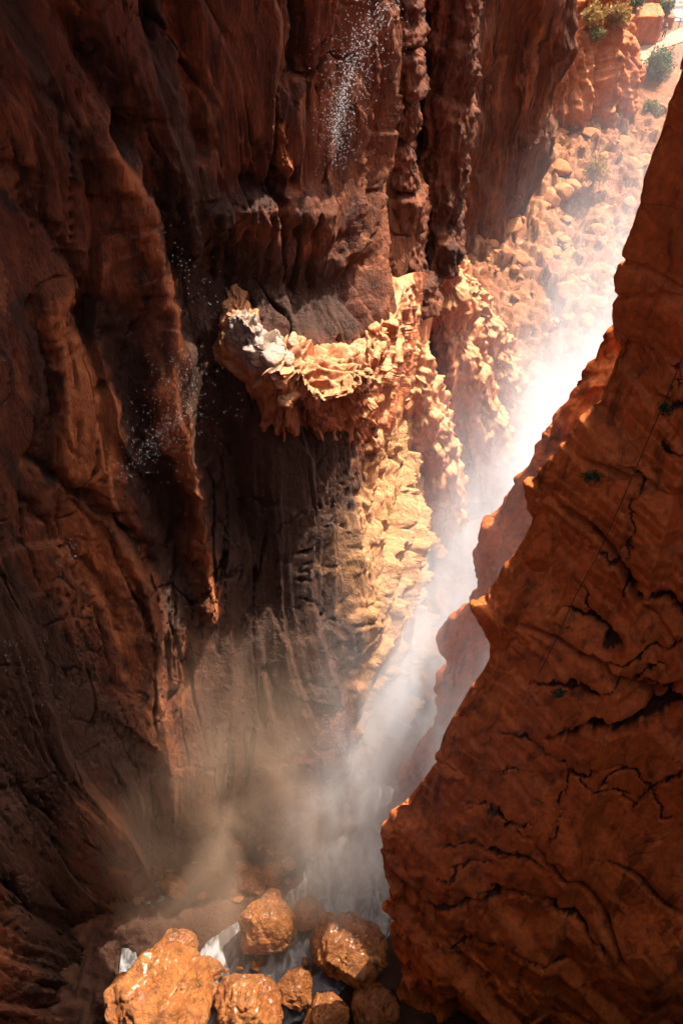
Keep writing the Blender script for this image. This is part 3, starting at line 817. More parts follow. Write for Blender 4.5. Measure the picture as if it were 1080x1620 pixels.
# outcrop by the valley mouth
p = column('rock_outcrop', [(25.0, 97, -2, 6.2, 5.5), (25.2, 97, 3, 6.0, 5.2), (25.2, 97.5, 7, 5.6, 4.8), (24.8, 98.5, 10, 5.0, 4.3), (24.0, 100, 13, 4.0, 3.5), (23, 102, 15.5, 2.6, 2.2), (23, 103, 16.3, .6, .6)],
       M['outcrop'], nu=260, nv=240, seed=31, jt=[((.1, .1, 1), .16, .5), ((1, -.2, .1), .42, 1.7), ((.3, -1, .1), .4, 1.0), ((.9, .4, .1), 1.1, .5)], big=.3, flute=.15, fine=.05, rot=.35, sq=.6)
tag(p, 'craggy sunlit orange outcrop at the mouth of the gorge', 'rock outcrop')

# ------------------------------------------------------------------ boulders
def boulder(name, px, py, wpx, z0, label, cat='boulder', group=None, seed=0, sq=(1, 1, .85), mat='boulder', n=200, sink=.25, rough=1.0):
    r0 = at(px, py, z=z0)
    dist = np.linalg.norm(r0 - CAM)
    rad = wpx * 0.5 * dist / (FPX * 1.08)
    c = at(px, py, z=z0 + rad * sq[2] * (1 - sink))
    th = np.linspace(0, np.pi, n // 2 + 1); ph = np.linspace(0, 2 * np.pi, n, endpoint=False)
    T, Ph = np.meshgrid(th, ph, indexing='ij')
    D = np.stack([np.sin(T) * np.cos(Ph), np.cos(T), -np.sin(T) * np.sin(Ph)], -1)
    rr = np.ones(T.shape)
    rg = np.random.RandomState(seed + 100)
    for k in range(16):                                        # cut by planes into a blocky stone
        nrm = rg.normal(size=3); nrm /= np.linalg.norm(nrm)
        dd = D @ nrm; h = rg.uniform(.66, .92)
        cut = np.where(dd > .05, h / np.maximum(dd, .05), 9)
        rr = np.minimum(rr, .2 * rr + .8 * cut) if k % 2 else np.minimum(rr, cut)
    Q = D + seed * 3.1
    cre = np.abs(fbm3(Q * [1, 1, .6], 1.6, 3, seed + 50, .5))
    rr = rr + fbm3(Q, 1.1, 3, seed) * .10 * rough - np.exp(-(cre / .025) ** 2) * .13 * rough * sstep(-.1, .25, fbm3(Q, .9, 2, seed + 70)) + joints(D * 3, [((1, .2 + .1 * (seed % 3), .3), .5, .09), ((.2, -.4, 1), .6, .06), ((.9, -.5, -.2), 1.3, .04)], seed, .6) * rough + fbm3(Q, 6, 3, seed + 60) * .03 * rough
    P = D * rr[..., None] * rad * np.array(sq)
    me = raw_mesh(name, P.reshape(-1, 3), grid_faces(*P.shape[:2], True)[:, ::-1])
    o = link(name, me, M[mat], c)
    tag(o, label, cat, group)
    return o

BG = 'boulders in the stream'
boulder('boulder', 255, 1572, 172, 0, 'largest wet orange boulder at the lower left of the stream', group=BG, seed=1)
boulder('boulder', 422, 1465, 100, 0, 'rounded shiny boulder standing alone in the pale pool', group=BG, seed=2)
boulder('boulder', 392, 1590, 118, 0, 'dark-fronted boulder at the bottom edge right of the largest boulder', group=BG, seed=3)
boulder('boulder', 468, 1562, 68, 0, 'orange-topped boulder wedged against the white rapid', group=BG, seed=4)
boulder('boulder', 550, 1500, 125, 0, 'misty boulder right of the rapid below the falling water', group=BG, seed=5)
boulder('boulder', 282, 1500, 62, 0, 'dull orange boulder behind the largest boulder', group=BG, seed=6)
boulder('boulder', 490, 1448, 60, -.6, 'low wet boulder at the far edge of the pool', group=BG, seed=7, sq=(1, 1, .45))
boulder('boulder', 395, 1392, 70, -1.6, 'hazy boulder half lost in spray behind the pool', group=BG, seed=8)
boulder('boulder', 345, 1572, 40, 0, 'small boulder squeezed beside the largest boulder', group=BG, seed=9)
boulder('boulder', 322, 1535, 62, 0, 'flat orange boulder jutting from behind the largest one', group=BG, seed=10, sq=(1, .7, .5))
boulder('boulder', 515, 1610, 75, 0, 'black shaded boulder at the bottom below the rapid', group=BG, seed=21)
boulder('boulder', 590, 1600, 80, 0, 'black shaded boulder under the right cliff foot', group=BG, seed=22)

# ------------------------------------------------------------------ mist
def volume_box(name, lo, hi, rot, loc, build, label, tint=(0.86, 0.90, 0.99)):
    m, t = nt(name + '_air')
    b = NB(t)
    co = b.n("ShaderNodeTexCoord").outputs["Object"]
    pos = b.n("ShaderNodeNewGeometry").outputs["Position"]
    sep = b.n("ShaderNodeSeparateXYZ"); b.set(sep.inputs[0], co)
    den = build(b, co, pos, sep.outputs[0], sep.outputs[1], sep.outputs[2])
    pv = b.n("ShaderNodeVolumePrincipled")
    pv.inputs["Color"].default_value = tint + (1,)
    pv.inputs["Anisotropy"].default_value = 0.0
    b.set(pv.inputs["Density"], den)
    out = b.n("ShaderNodeOutputMaterial"); b.set(out.inputs["Volume"], pv.outputs[0])
    lo, hi = np.array(lo, float), np.array(hi, float)
    V = np.array([[(lo, hi)[i][0], (lo, hi)[j][1], (lo, hi)[k][2]] for k in (0, 1) for j in (0, 1) for i in (0, 1)])
    F = np.array([[0, 2, 3, 1], [4, 5, 7, 6], [0, 1, 5, 4], [2, 6, 7, 3], [0, 4, 6, 2], [1, 3, 7, 5]])
    o = link(name, raw_mesh(name, V, F), m, loc, smooth=False)
    o.rotation_euler = (0, 0, rot)
    tag(o, label, None, None, 'stuff')
    return o

SLOT = -math.atan2(0.38, 1.0)      # local +Y runs up the slot
def slot_mist(b, co, pos, x, y, z):
    # x across the slot, y along it, z up
    mul = lambda *v: v[0] if len(v) == 1 else b.math('MULTIPLY', v[0], mul(*v[1:]))
    def g(v, c, w):
        q = b.math('DIVIDE', b.math('SUBTRACT', v, c), w)
        return b.math('POWER', 2.718, b.math('MULTIPLY', b.math('MULTIPLY', q, q), -1.0))
    al = mul(b.ramp(y, -4, 8), b.ramp(y, 72, 20, .07, 1.0), b.ramp(y, 106, 92))
    up = mul(b.ramp(z, 31, 3), b.ramp(z, -1, 1))
    nz = b.noise(b.scale(pos, (.42, .30, .11)), 1.0, 4, .66, .7)
    wide = mul(g(x, 2.0, 4.4), up, b.ramp(nz, .38, .64, .03, 1.6), 0.042)
    core = mul(g(x, b.ramp(y, 3, 46, -1.2, 2.4), 2.1), g(z, 5, 6), b.ramp(nz, .34, .62, .12, 1.5), b.ramp(y, 45, 8, .8, 2.0), 0.078)
    veil = mul(g(x, 5.5, 2.6), b.ramp(z, 34, 8), b.ramp(y, 48, 28), b.ramp(nz, .35, .65, .5, 1.3), 0.05)
    return mul(b.math('ADD', b.math('ADD', wide, core), veil), al)
volume_box('spray_mist', (-12, -6, -1), (12, 108, 31), SLOT, (0.5, 17, 0), slot_mist, 'bright drifting spray along the sunlit slot')

def plume(b, co, pos, x, y, z):
    sq = lambda v, c, w: b.math('POWER', b.math('DIVIDE', b.math('SUBTRACT', v, c), w), 2.0)
    rr = b.math('ADD', b.math('ADD', sq(x, 0, 13), sq(y, 0, 10)), sq(z, 2, 20))
    f = b.ramp(rr, 1.0, 0.0)
    nz = b.noise(b.scale(pos, (.25, .25, .12)), 1.0, 5, .6, .6)
    return b.math('MULTIPLY', b.math('MULTIPLY', f, b.ramp(nz, .36, .66, .06, 1.6)), 0.042)
volume_box('plume_mist', (-13, -10, -1), (13, 10, 22), 0, (-5.5, 22, 0), plume, 'thin brownish mist rising above the boulders', (0.97, 0.70, 0.51))  # orange bounce light painted into the mist's tint

# ------------------------------------------------------------------ more stones
def gz(x, y):
    return float(ground_z(np.array(float(x)), np.array(float(y)))) - 0.35

M['rubble'] = rock_mat('rubble_rock', (0.42, 0.175, 0.06), (0.36, 0.13, 0.042), (0.12, 0.04, 0.015), pale=(0.46, 0.25, 0.11), streak=0.3, bump=0.6, fine=2.0)
stone_meshes = [rock_mesh('stone', 700 + k) for k in range(6)]
for me in stone_meshes:
    me.materials.append(M['rubble'])
rg = random.Random(5)
count = 0
while count < 290:
    y = rg.uniform(42, 92); lx = 0.5 + (y - 17) * .38
    x = lx + rg.uniform(-9.5, 4)
    if x < 6 + (y - 42) * .12: continue
    r = rg.choice((.2, .25, .3, .35, .45, .6, .8, 1.2)) * rg.uniform(.8, 1.15)
    o = bpy.data.objects.new('rubble_stone', stone_meshes[count % 6]); COL.objects.link(o)
    o.location = (x, y, gz(x, y) + r * .15); o.scale = (r, r * rg.uniform(.7, 1.1), r * rg.uniform(.6, 1.0))
    o.rotation_euler = (rg.uniform(-.4, .4), rg.uniform(-.4, .4), rg.uniform(0, 6.28))
    size = 'large blocky' if r > .75 else 'middling angular' if r > .38 else 'small angular'
    spot = 'high on the rubble slope against the recess wall' if x < lx - 5 else 'in the far rubble near the outcrop foot' if y > 78 else 'on the rubble slope where it runs into the spray' if x > lx - 1 else 'halfway up the rubble slope below the recess'
    tag(o, size + ' tan stone ' + spot, 'stone', 'stones of the rubble slope, ' + size.split()[0] + ', ' + spot.split(' rubble')[0])
    count += 1

# rocks that catch the sun at the edge of the slot
def slot_rock(px, py, y, wpx, sq, label, seed, rotz=0.0, tilt=0.0):
    c = at(px, py, y=y)
    rad = wpx * .5 * np.linalg.norm(c - CAM) / (FPX * 1.05)
    me = rock_mesh('rock_block', seed, 72, (1, 1, 1))
    n = len(me.vertices); co = np.empty(n * 3, np.float32); me.vertices.foreach_get("co", co); co = co.reshape(-1, 3)
    co = co + (co * (fbm3(co + seed, 3.5, 4, seed, .6) * .08 + joints(co * 3, [((-.3, -.2, .9), .7, .16), ((.8, -.6, .2), .6, .18), ((.3, -.8, .4), 1.5, .08)], seed, .6))[:, None])
    co = co * np.array(sq, np.float32) * rad
    me.vertices.foreach_set("co", co.astype(np.float32).ravel()); me.update()
    o = link('rock_block', me, M['tufa'], c)
    o.rotation_euler = (tilt, 0, rotz)
    tag(o, label, 'rock', 'sunlit rocks at the slot edge')
slot_rock(617, 893, 35.8, 110, (1.1, .8, .4), 'flat-topped sunlit rock block below the hanging bulge', 801, .2)
slot_rock(635, 1000, 32.2, 62, (.8, .8, 2.6), 'tall narrow sunlit rib standing in the mist', 805, .3)
slot_rock(545, 1228, 24.5, 72, (1, .9, 1.1), 'pale knobbly rock alone in the lower mist', 808, .4)

rgp = random.Random(31)
for k in range(26):
    x, y = rgp.uniform(-12.5, -1), rgp.uniform(17, 21.5)
    if x > -3.2 and y < 19.5: continue
    r = rgp.choice((.25, .3, .4, .5, .7, .9))
    o = bpy.data.objects.new('wet_stone', stone_meshes[k % 6].copy()); COL.objects.link(o)
    o.data.materials.clear(); o.data.materials.append(M['boulder'])
    o.location = (x, y, gz(x, y) + r * .1 - .1); o.scale = (r, r * rgp.uniform(.7, 1.1), r * rgp.uniform(.55, .9)); o.rotation_euler = (0, rgp.uniform(-.3, .3), rgp.uniform(0, 6))
    tag(o, 'wet red stone half hidden by mist at the wall foot behind the pool', 'stone', 'stones behind the pool')

# pebbles in the pool
for k, (px, py, w) in enumerate([(381, 1531, 14), (358, 1536, 12), (404, 1527, 20), (413, 1520, 14), (482, 1522, 16), (395, 1545, 10), (492, 1535, 12), (372, 1548, 16)]):
    c = at(px, py, z=-0.05); r = w * .5 * 59 / FPX
    o = bpy.data.objects.new('pool_stone', stone_meshes[k % 6].copy()); COL.objects.link(o)
    o.data.materials.clear(); o.data.materials.append(M['boulder'])
    o.location = c; o.scale = (r, r * .8, r * .7); o.rotation_euler = (0, 0, k * 1.3)
    tag(o, 'small wet stone poking out of the pale pool', 'stone', 'small stones in the pool')

# ------------------------------------------------------------------ stream
def water_mat():
    m, t = nt('stream_water')
    b = NB(t)
    pos = b.n("ShaderNodeNewGeometry").outputs["Position"]
    foam = b.ramp(b.noise(b.scale(pos, (1.5, 0.8, 1)), 1.0, 5, .6, .8), .40, .72)
    col = b.mix(foam, (0.10, 0.085, 0.08), (0.42, 0.42, 0.44))
    h = b.noise(b.scale(pos, (2.5, 1.2, 1)), 1.3, 4, .5, .4)
    bp = b.n("ShaderNodeBump"); bp.inputs["Strength"].default_value = .35; bp.inputs["Distance"].default_value = .1; b.set(bp.inputs["Height"], h)
    bs = b.n("ShaderNodeBsdfPrincipled"); b.set(bs.inputs["Base Color"], col); b.set(bs.inputs["Normal"], bp.outputs[0])
    b.set(bs.inputs["Roughness"], b.ramp(foam, 0, 1, .2, .7))
    out = b.n("ShaderNodeOutputMaterial"); b.set(out.inputs["Surface"], bs.outputs[0])
    return m
M['water'] = water_mat()
def build_water():
    x = np.linspace(-13, 5, 260); y = np.linspace(6, 25, 260)
    X, Y = np.meshgrid(x, y)
    Z = -0.72 + fbm2(X * .7, Y * .5, 3, 950) * .04
    o = sheet('stream', np.stack([X, Y, Z], -1), M['water'])
    tag(o, 'pale foaming stream between the boulders', None, None, 'structure')
build_water()

# ------------------------------------------------------------------ falling drops
def drops(name, clouds, label, seed, cat=None, parent=None):
    rgn = np.random.RandomState(seed)
    tet = np.array([[1, 0, -.6], [-.5, .87, -.6], [-.5, -.87, -.6], [0, 0, 1.0]])
    tf = np.array([[0, 2, 1], [0, 1, 3], [1, 2, 3], [2, 0, 3]])
    V, F = [], []
    n0 = 0
    for pts, n, spread, size in clouds:
        Q = np.array([at(px, py, d=dd) for px, py, dd in pts])
        t = rgn.rand(n) * (len(Q) - 1); i = np.minimum(t.astype(int), len(Q) - 2); f = (t - i)[:, None]
        c = Q[i] * (1 - f) + Q[i + 1] * f + rgn.normal(size=(n, 3)) * np.array(spread) * rgn.choice((.4, 1, 1.6), size=(n, 1))
        sz = size * rgn.uniform(.5, 1.3, (n, 1, 1))
        v = c[:, None, :] + tet[None] * sz * np.array([1, 1, 1.6])
        V.append(v.reshape(-1, 3)); F.append((tf[None] + (np.arange(n) * 4)[:, None, None] + n0).reshape(-1, 3)); n0 += n * 4
    V = np.vstack(V); F = np.vstack(F)
    base = V.mean(0)
    o = link(name, raw_mesh(name, V - base, F), M['drop'], base, parent, smooth=False)
    tag(o, label, cat, None, 'stuff')
    return o
m, t = nt('water_drop'); b = NB(t)
bs = b.n("ShaderNodeBsdfPrincipled"); bs.inputs["Base Color"].default_value = (.9, .9, .92, 1); bs.inputs["Roughness"].default_value = .25
out = b.n("ShaderNodeOutputMaterial"); b.set(out.inputs["Surface"], bs.outputs[0])
M['drop'] = m
drops('falling_drops', [([(625, -20, 24), (570, 70, 25), (545, 140, 26), (535, 190, 27), (530, 235, 28)], 2200, (.2, .3, .5), .006)], 'glittering drops falling in front of the rock pillars', 1)
drops('falling_drops', [([(290, 560, 30), (300, 640, 31), (255, 690, 32), (225, 720, 32)], 800, (.45, .4, .5), .007), ([(230, 700, 32), (200, 760, 33)], 60, (.4, .4, .6), .009)], 'scattered bright drops in front of the left cliff', 2)
drops('falling_drops', [([(330, 490, 30), (250, 350, 30)], 60, (.5, .4, .6), .009), ([(120, 850, 33), (95, 900, 34)], 60, (.4, .4, .6), .009), ([(20, 1000, 33), (15, 1060, 34)], 40, (.3, .3, .5), .009)], 'a few sparse drops drifting over the dark wall', 3)
drops('falling_drops', [([(520, 1130, 50), (560, 1200, 52), (590, 1280, 54), (560, 1400, 56)], 1600, (.7, .7, 1.4), .012), ([(660, 900, 55), (640, 1000, 55), (620, 1150, 55)], 1200, (1.0, 1.0, 2), .012)], 'fine drops glittering inside the lower spray', 4)
drops('falling_drops', [([(960, 260, 95), (940, 420, 85), (880, 520, 78), (800, 640, 72)], 1600, (2.0, 2, 3), .022)], 'fine drops glittering inside the upper spray', 5)

# ------------------------------------------------------------------ valley mouth: path, banks, shrubs, person
def plain_mat(name, c1, c2, scale=3.0, rough=.8, bump=.3):
    m, t = nt(name); b = NB(t)
    pos = b.n("ShaderNodeNewGeometry").outputs["Position"]
    nz = b.noise(pos, scale, 6, .65)
    bs = b.n("ShaderNodeBsdfPrincipled")
    b.set(bs.inputs["Base Color"], b.mix(b.ramp(nz, .35, .65), c1, c2)); bs.inputs["Roughness"].default_value = rough
    bp = b.n("ShaderNodeBump"); bp.inputs["Strength"].default_value = bump; bp.inputs["Distance"].default_value = .1; b.set(bp.inputs["Height"], nz)
    b.set(bs.inputs["Normal"], bp.outputs[0])
    out = b.n("ShaderNodeOutputMaterial"); b.set(out.inputs["Surface"], bs.outputs[0])
    return m
M['path'] = plain_mat('sandy_path', (.34, .20, .12), (.28, .16, .09), 1.2)
M['road'] = plain_mat('grey_gravel', (.17, .16, .17), (.12, .11, .12), 1.5)
M['wood'] = plain_mat('old_wood', (.34, .26, .18), (.24, .17, .11), 8)

def strip(name, left, right, z, mat, label, n=40):
    A = crom(np.array([at(px, py, z=z) for px, py in left]), n, 0); B = crom(np.array([at(px, py, z=z) for px, py in right]), n, 0)
    f = np.linspace(0, 1, 8)[None, :, None]
    P = A[:, None] * (1 - f) + B[:, None] * f
    P[..., 2] = z + fbm2(P[..., 0] * .5, P[..., 1] * .5, 3, 970) * .02
    o = sheet(name, P, mat)
    tag(o, label, None, None, 'structure')
PZ = 5.75
strip('path', [(970, 130), (1000, 82), (1026, 68), (1048, 60), (1066, 48), (1100, 34)], [(1010, 135), (1022, 100), (1036, 84), (1056, 74), (1078, 66), (1110, 58)], PZ, M['path'], 'pale sandy path curving past the person')
strip('road', [(1050, -30), (1060, 0), (1062, 22), (1064, 34)], [(1130, -30), (1130, 0), (1130, 20), (1130, 30)], PZ - .01, M['road'], 'grey gravel road beyond the path')

def bank(px, py, wpx, hm, sq, seed, label, depth=1.5, mat='outcrop'):
    c = at(px, py, z=PZ)
    w = wpx * .5 * np.linalg.norm(c - CAM) / FPX
    o = column('earth_bank', [(c[0], c[1] + depth, PZ - .6, w, depth), (c[0], c[1] + depth, PZ + hm * .3, w * 1.02, depth * 1.05), (c[0], c[1] + depth, PZ + hm * .7, w, depth), (c[0], c[1] + depth * 1.02, PZ + hm * .97, w * .97, depth * .95), (c[0], c[1] + depth, PZ + hm, w * .6, depth * .6)],
               M[mat], nu=120, nv=60, seed=seed, big=.1, flute=.06, fine=.05, sq=sq)
    tag(o, label, 'bank', 'earth banks by the path')
bank(1012, 70, 50, 3.0, .4, 41, 'big square-cut red bank in shade left of the person')
bank(1052, 44, 19, 1.2, .35, 42, 'small dark block bank just behind the person')
bank(1020, 20, 60, 3.4, .6, 43, 'rough orange slope above the square-cut bank', 3.0)
bank(968, 10, 80, 5.0, .7, 44, 'sunlit orange hillside with dry bushes at the top edge', 4.0)

def leaf_mat(name, c1, c2):
    m, t = nt(name); b = NB(t)
    pos = b.n("ShaderNodeNewGeometry").outputs["Position"]
    col = b.mix(b.ramp(b.noise(pos, 2.5, 4, .6), .35, .65), c1, c2)
    bs = b.n("ShaderNodeBsdfPrincipled"); b.set(bs.inputs["Base Color"], col); bs.inputs["Roughness"].default_value = .6
    tr = b.n("ShaderNodeBsdfTranslucent"); b.set(tr.inputs[0], col)
    mx = b.n("ShaderNodeMixShader"); mx.inputs[0].default_value = .3; b.set(mx.inputs[1], bs.outputs[0]); b.set(mx.inputs[2], tr.outputs[0])
    out = b.n("ShaderNodeOutputMaterial"); b.set(out.inputs["Surface"], mx.outputs[0])
    return m
M['leaf_green'] = leaf_mat('green_leaves', (.05, .085, .03), (.09, .12, .04))
M['leaf_gold'] = leaf_mat('dry_leaves', (.34, .19, .05), (.22, .13, .035))
M['leaf_pale'] = leaf_mat('pale_leaves', (.20, .19, .07), (.14, .13, .05))

def tube(pts, r0, r1, n=5):
    pts = np.array(pts, float); m = len(pts)
    T = np.gradient(pts, axis=0); T /= np.linalg.norm(T, axis=1)[:, None] + 1e-9
    ref = np.array([0, 0, 1.0]) if abs(T[0, 2]) < .9 else np.array([1.0, 0, 0])
    A = np.cross(T, ref); A /= np.linalg.norm(A, axis=1)[:, None] + 1e-9
    B = np.cross(T, A)
    r = np.linspace(r0, r1, m)[:, None, None]
    th = np.linspace(0, 2 * np.pi, n, endpoint=False)
    return pts[:, None] + r * (A[:, None] * np.cos(th)[None, :, None] + B[:, None] * np.sin(th)[None, :, None])

def surf_point(name, px, py, lift=.12):
    o = bpy.data.objects[name]; me = o.data
    if name not in SURF:
        co = np.empty(len(me.vertices) * 3, np.float32); me.vertices.foreach_get("co", co); co = co.reshape(-1, 3) + np.array(o.location)
        SURF[name] = (co,) + project(co)
    co, x, y, d = SURF[name]
    m = (np.abs(x - px) < 5) & (np.abs(y - py) < 5)
    if not m.any(): m = (np.abs(x - px) < 25) & (np.abs(y - py) < 25)
    i = np.where(m)[0][np.argmin(d[m])]
    p = co[i]; v = CAM - p
    return p + v / np.linalg.norm(v) * lift
SURF = {}
def shrub(px, py, wpx, hm, z, y, leaf, label, seed, group='shrubs around the valley mouth', n=1500, ls=.16):
    base = surf_point(y, px, py, 0.0) if isinstance(y, str) else at(px, py, y=y) if z is None else at(px, py, z=z)
    w = wpx * .5 * np.linalg.norm(base - CAM) / FPX
    rgn = np.random.RandomState(seed)
    root = bpy.data.objects.new('shrub', None); COL.objects.link(root); root.location = base
    tag(root, label, 'shrub', group)
    V, F, n0 = [], [], 0
    tips = []
    for k in range(9):
        a = rgn.uniform(0, 6.28); rad = w * np.sqrt(rgn.rand()) * .8; hh = hm * rgn.uniform(.45, .95) * (1 - .35 * (rad / w) ** 2)
        tip = np.array([math.cos(a) * rad, math.sin(a) * rad, hh]); tips.append(tip)
        pts = [np.array([0, 0, -.4]), tip * [.25, .25, .4], tip * [.65, .65, .75], tip]
        Tb = tube(pts, .07, .02); V.append(Tb.reshape(-1, 3)); F.append(grid_faces(4, 5, True) + n0); n0 += 20
    link('stems', raw_mesh('stems', np.vstack(V), np.vstack(F)), M['wood'], None, root)
    ti = rgn.randint(0, 9, n)
    u = rgn.normal(size=(n, 3)); u /= np.linalg.norm(u, axis=1)[:, None]
    c = np.array(tips)[ti] * rgn.uniform(.6, 1.0, (n, 1)) + u * (rgn.rand(n, 1) ** .5) * np.array([w * .42, w * .42, hm * .28])
    c[:, 2] = np.abs(c[:, 2])
    d1 = rgn.normal(size=(n, 3)); d1[:, 2] += .6; d1 /= np.linalg.norm(d1, axis=1)[:, None]
    d2 = np.cross(d1, rgn.normal(size=(n, 3))); d2 /= np.linalg.norm(d2, axis=1)[:, None]
    L = ls * rgn.uniform(.6, 1.5, (n, 1))
    q = np.stack([c - d1 * L, c + d2 * L * .35, c + d1 * L, c - d2 * L * .35], 1)
    link('foliage', raw_mesh('foliage', q.reshape(-1, 3), np.arange(n * 4).reshape(n, 4)), M[leaf], None, root, smooth=False)

shrub(1036, 132, 62, 4.2, 4.6, None, 'leaf_green', 'large green shrub below the path, half in spray', 51, n=4000, ls=.15)
shrub(1050, 30, 24, 2.6, 6.9, None, 'leaf_green', 'upright green shrub on the small block bank behind the person', 52, n=1400, ls=.13)
shrub(1003, 18, 32, 2.6, 8.6, None, 'leaf_green', 'dark green shrub above the square-cut bank', 53, n=1600, ls=.13)
shrub(934, 38, 42, 2.4, None, 'rock_outcrop', 'leaf_gold', 'leftmost golden dry shrub on top of the outcrop', 54, n=1800, ls=.15)
shrub(966, 42, 44, 2.6, None, 'rock_outcrop', 'leaf_gold', 'broad golden shrub above the outcrop, second from the left', 55, n=1800, ls=.15)
shrub(948, 72, 28, 1.5, None, 'rock_outcrop', 'leaf_pale', 'small olive shrub low between the golden shrubs', 56, n=900, ls=.13)
shrub(940, 290, 44, 3.0, None, 'ground', 'leaf_gold', 'dry golden bush at the foot of the recess edge', 57, n=1500, ls=.14)
shrub(1026, 185, 34, 1.8, 4.4, None, 'leaf_pale', 'pale bush dissolving in the upper spray', 58, n=900, ls=.14)

# rail by the road
def rail(px0, py0, px1, py1, label):
    a, c = at(px0, py0, z=PZ), at(px1, py1, z=PZ)
    root = bpy.data.objects.new('wooden_rail', None); COL.objects.link(root); root.location = a
    tag(root, label, 'rail')
    T = tube([np.array([0, 0, .95]), (c - a) * .5 + [0, 0, .97], (c - a) + [0, 0, .95]], .05, .05, 6)
    link('rail', raw_mesh('rail', T.reshape(-1, 3), grid_faces(3, 6, True)), M['wood'], None, root)
    for f in (0, .33, .66, 1):
        T = tube([(c - a) * f + [0, 0, -.2], (c - a) * f + [0, 0, 1.0]], .06, .06, 6)
        link('post', raw_mesh('post', T.reshape(-1, 3), grid_faces(2, 6, True)), M['wood'], None, root)
rail(1063, 40, 1092, 48, 'thin wooden rail between the path and the grey road')

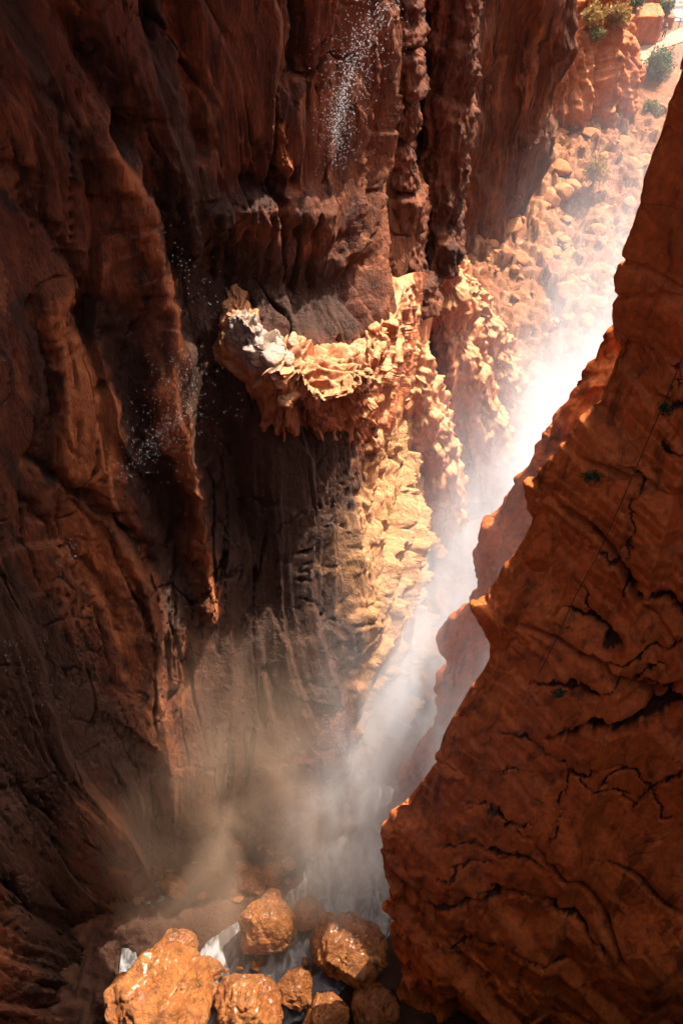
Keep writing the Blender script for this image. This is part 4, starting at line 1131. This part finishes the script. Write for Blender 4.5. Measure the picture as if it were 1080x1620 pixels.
# person
def person(px, py, z):
    base = at(px, py, z=z)
    skin = plain_mat('skin', (.52, .30, .20), (.48, .27, .18), 5); top = plain_mat('black_top', (.015, .015, .009), (.02, .02, .022), 20)
    trs = plain_mat('dark_trousers', (.03, .035, .05), (.04, .045, .06), 20); hair = plain_mat('hair', (.35, .22, .11), (.25, .15, .07), 20); pale = plain_mat('pale_belt', (.6, .5, .4), (.55, .45, .36), 9)
    root = bpy.data.objects.new('person', None); COL.objects.link(root); root.location = base; root.rotation_euler = (0, 0, R(20))
    tag(root, 'person in black top and dark trousers standing on the path', 'person')
    def skinned(name, verts, edges, radii, mat, parent):
        me = bpy.data.meshes.new(name); me.from_pydata(verts, edges, [])
        o = link(name, me, mat, None, parent, smooth=False)
        md = o.modifiers.new('skin', 'SKIN'); sv = me.skin_vertices[0].data if me.skin_vertices else None
        if sv is None:
            bpy.context.view_layer.objects.active = o
            sv = me.skin_vertices[0].data
        for k, r in enumerate(radii): sv[k].radius = (r, r * (.8 if k == 0 else .9)); sv[k].use_root = (k == 0)
        sd = o.modifiers.new('sub', 'SUBSURF'); sd.levels = 2; sd.render_levels = 2
        md.use_smooth_shade = True
        return o
    V = [(0, 0, .92), (0, .01, 1.08), (0, 0, 1.28), (0, 0, 1.42), (0, -.01, 1.50), (0, -.02, 1.58), (0, -.03, 1.68),
         (.09, 0, .88), (.12, -.02, .48), (.14, 0, .09), (.15, -.12, .04), (-.09, 0, .88), (-.10, .04, .48), (-.12, .10, .09), (-.13, -.02, .04),
         (.17, 0, 1.40), (.26, .04, 1.14), (.20, -.10, .95), (.19, -.16, .88), (-.17, 0, 1.40), (-.27, .03, 1.14), (-.24, -.08, .92), (-.23, -.14, .85)]
    E = [(0, 1), (1, 2), (2, 3), (3, 4), (4, 5), (5, 6), (0, 7), (7, 8), (8, 9), (9, 10), (0, 11), (11, 12), (12, 13), (13, 14), (3, 15), (15, 16), (16, 17), (17, 18), (3, 19), (19, 20), (20, 21), (21, 22)]
    Rd = [.12, .115, .13, .10, .055, .085, .09, .085, .06, .045, .04, .085, .06, .045, .04, .055, .042, .032, .03, .055, .042, .032, .03]
    skinned('body', V, E, Rd, skin, root)
    skinned('top', [(0, .005, 1.12), (0, 0, 1.28), (0, 0, 1.42), (.17, 0, 1.405), (.24, .03, 1.2), (-.17, 0, 1.405), (-.25, .02, 1.2)], [(0, 1), (1, 2), (2, 3), (3, 4), (2, 5), (5, 6)], [.135, .145, .12, .07, .055, .07, .055], top, root)
    skinned('trousers', [(0, 0, .93), (.09, 0, .86), (.12, -.02, .48), (.14, 0, .10), (-.09, 0, .86), (-.10, .04, .48), (-.12, .10, .10)], [(0, 1), (1, 2), (2, 3), (0, 4), (4, 5), (5, 6)], [.135, .10, .075, .062, .10, .075, .062], trs, root)
    skinned('hair', [(0, .0, 1.66), (0, .03, 1.56), (0, .04, 1.46)], [(0, 1), (1, 2)], [.10, .09, .05], hair, root)
    # nose, eyes and mouth as small relief on the face
    for nm, p, r, mt in (('eye', (.032, -.115, 1.645), .012, top), ('eye', (-.032, -.115, 1.645), .012, top), ('nose', (0, -.122, 1.615), .016, skin), ('mouth', (0, -.108, 1.575), .018, pale)):
        me = rock_mesh(nm, 3, 10, (r, r * .6, r)); link(nm, me, mt, p, root)
person(1048, 61, PZ)

# ------------------------------------------------------------------ ropes on the right cliff
M['rope'] = plain_mat('rope_fibre', (.06, .04, .03), (.1, .07, .05), 20)
def rope(pts, label, r=.018):
    T = tube(np.array(pts), r, r, 6); base = np.array(pts[-1])
    o = link('rope', raw_mesh('rope', (T - base).reshape(-1, 3), grid_faces(len(pts), 6, True)), M['rope'], base)
    tag(o, label, 'rope')
rope([surf_point('cliff_right', 1076 + (845 - 1076) * f + 8 * math.sin(f * 3), 565 + (1075 - 565) * f, .2) for f in np.linspace(0, 1, 9)], 'thin rope running down the broken right cliff')
a0 = surf_point('cliff_right', 622, 1452, .3)
rope([a0 + [-.25, 0, -f] for f in np.linspace(0, 7, 6)], 'thin rope hanging beside the foot of the right cliff')
# plants in the cracks
def tuft(px, py, w, label, seed):
    p = surf_point('cliff_right', px, py, .05)
    rgn = np.random.RandomState(seed); n = 260
    c = rgn.normal(size=(n, 3)) * np.array([w * .6, w * .4, w * .3])
    d1 = rgn.normal(size=(n, 3)); d1[:, 2] += .5; d1 /= np.linalg.norm(d1, axis=1)[:, None]
    d2 = np.cross(d1, rgn.normal(size=(n, 3))); d2 /= np.linalg.norm(d2, axis=1)[:, None]
    L = .09 * rgn.uniform(.5, 1.4, (n, 1))
    q = np.stack([c - d1 * L, c + d2 * L * .35, c + d1 * L, c - d2 * L * .35], 1)
    o = link('cliff_plant', raw_mesh('cliff_plant', q.reshape(-1, 3), np.arange(n * 4).reshape(n, 4)), M['leaf_green'], p, smooth=False)
    tag(o, label, 'plant', 'plants rooted in the right cliff')
tuft(932, 757, .3, 'small green plant in the widest cleft of the right cliff', 61)
tuft(1050, 648, .2, 'dark plant in the cleft near the right edge', 62)
tuft(880, 1093, .2, 'dark plant along the long lower crack of the right cliff', 63)

print("verts", sum(len(o.data.vertices) for o in bpy.data.objects if o.type == 'MESH'))
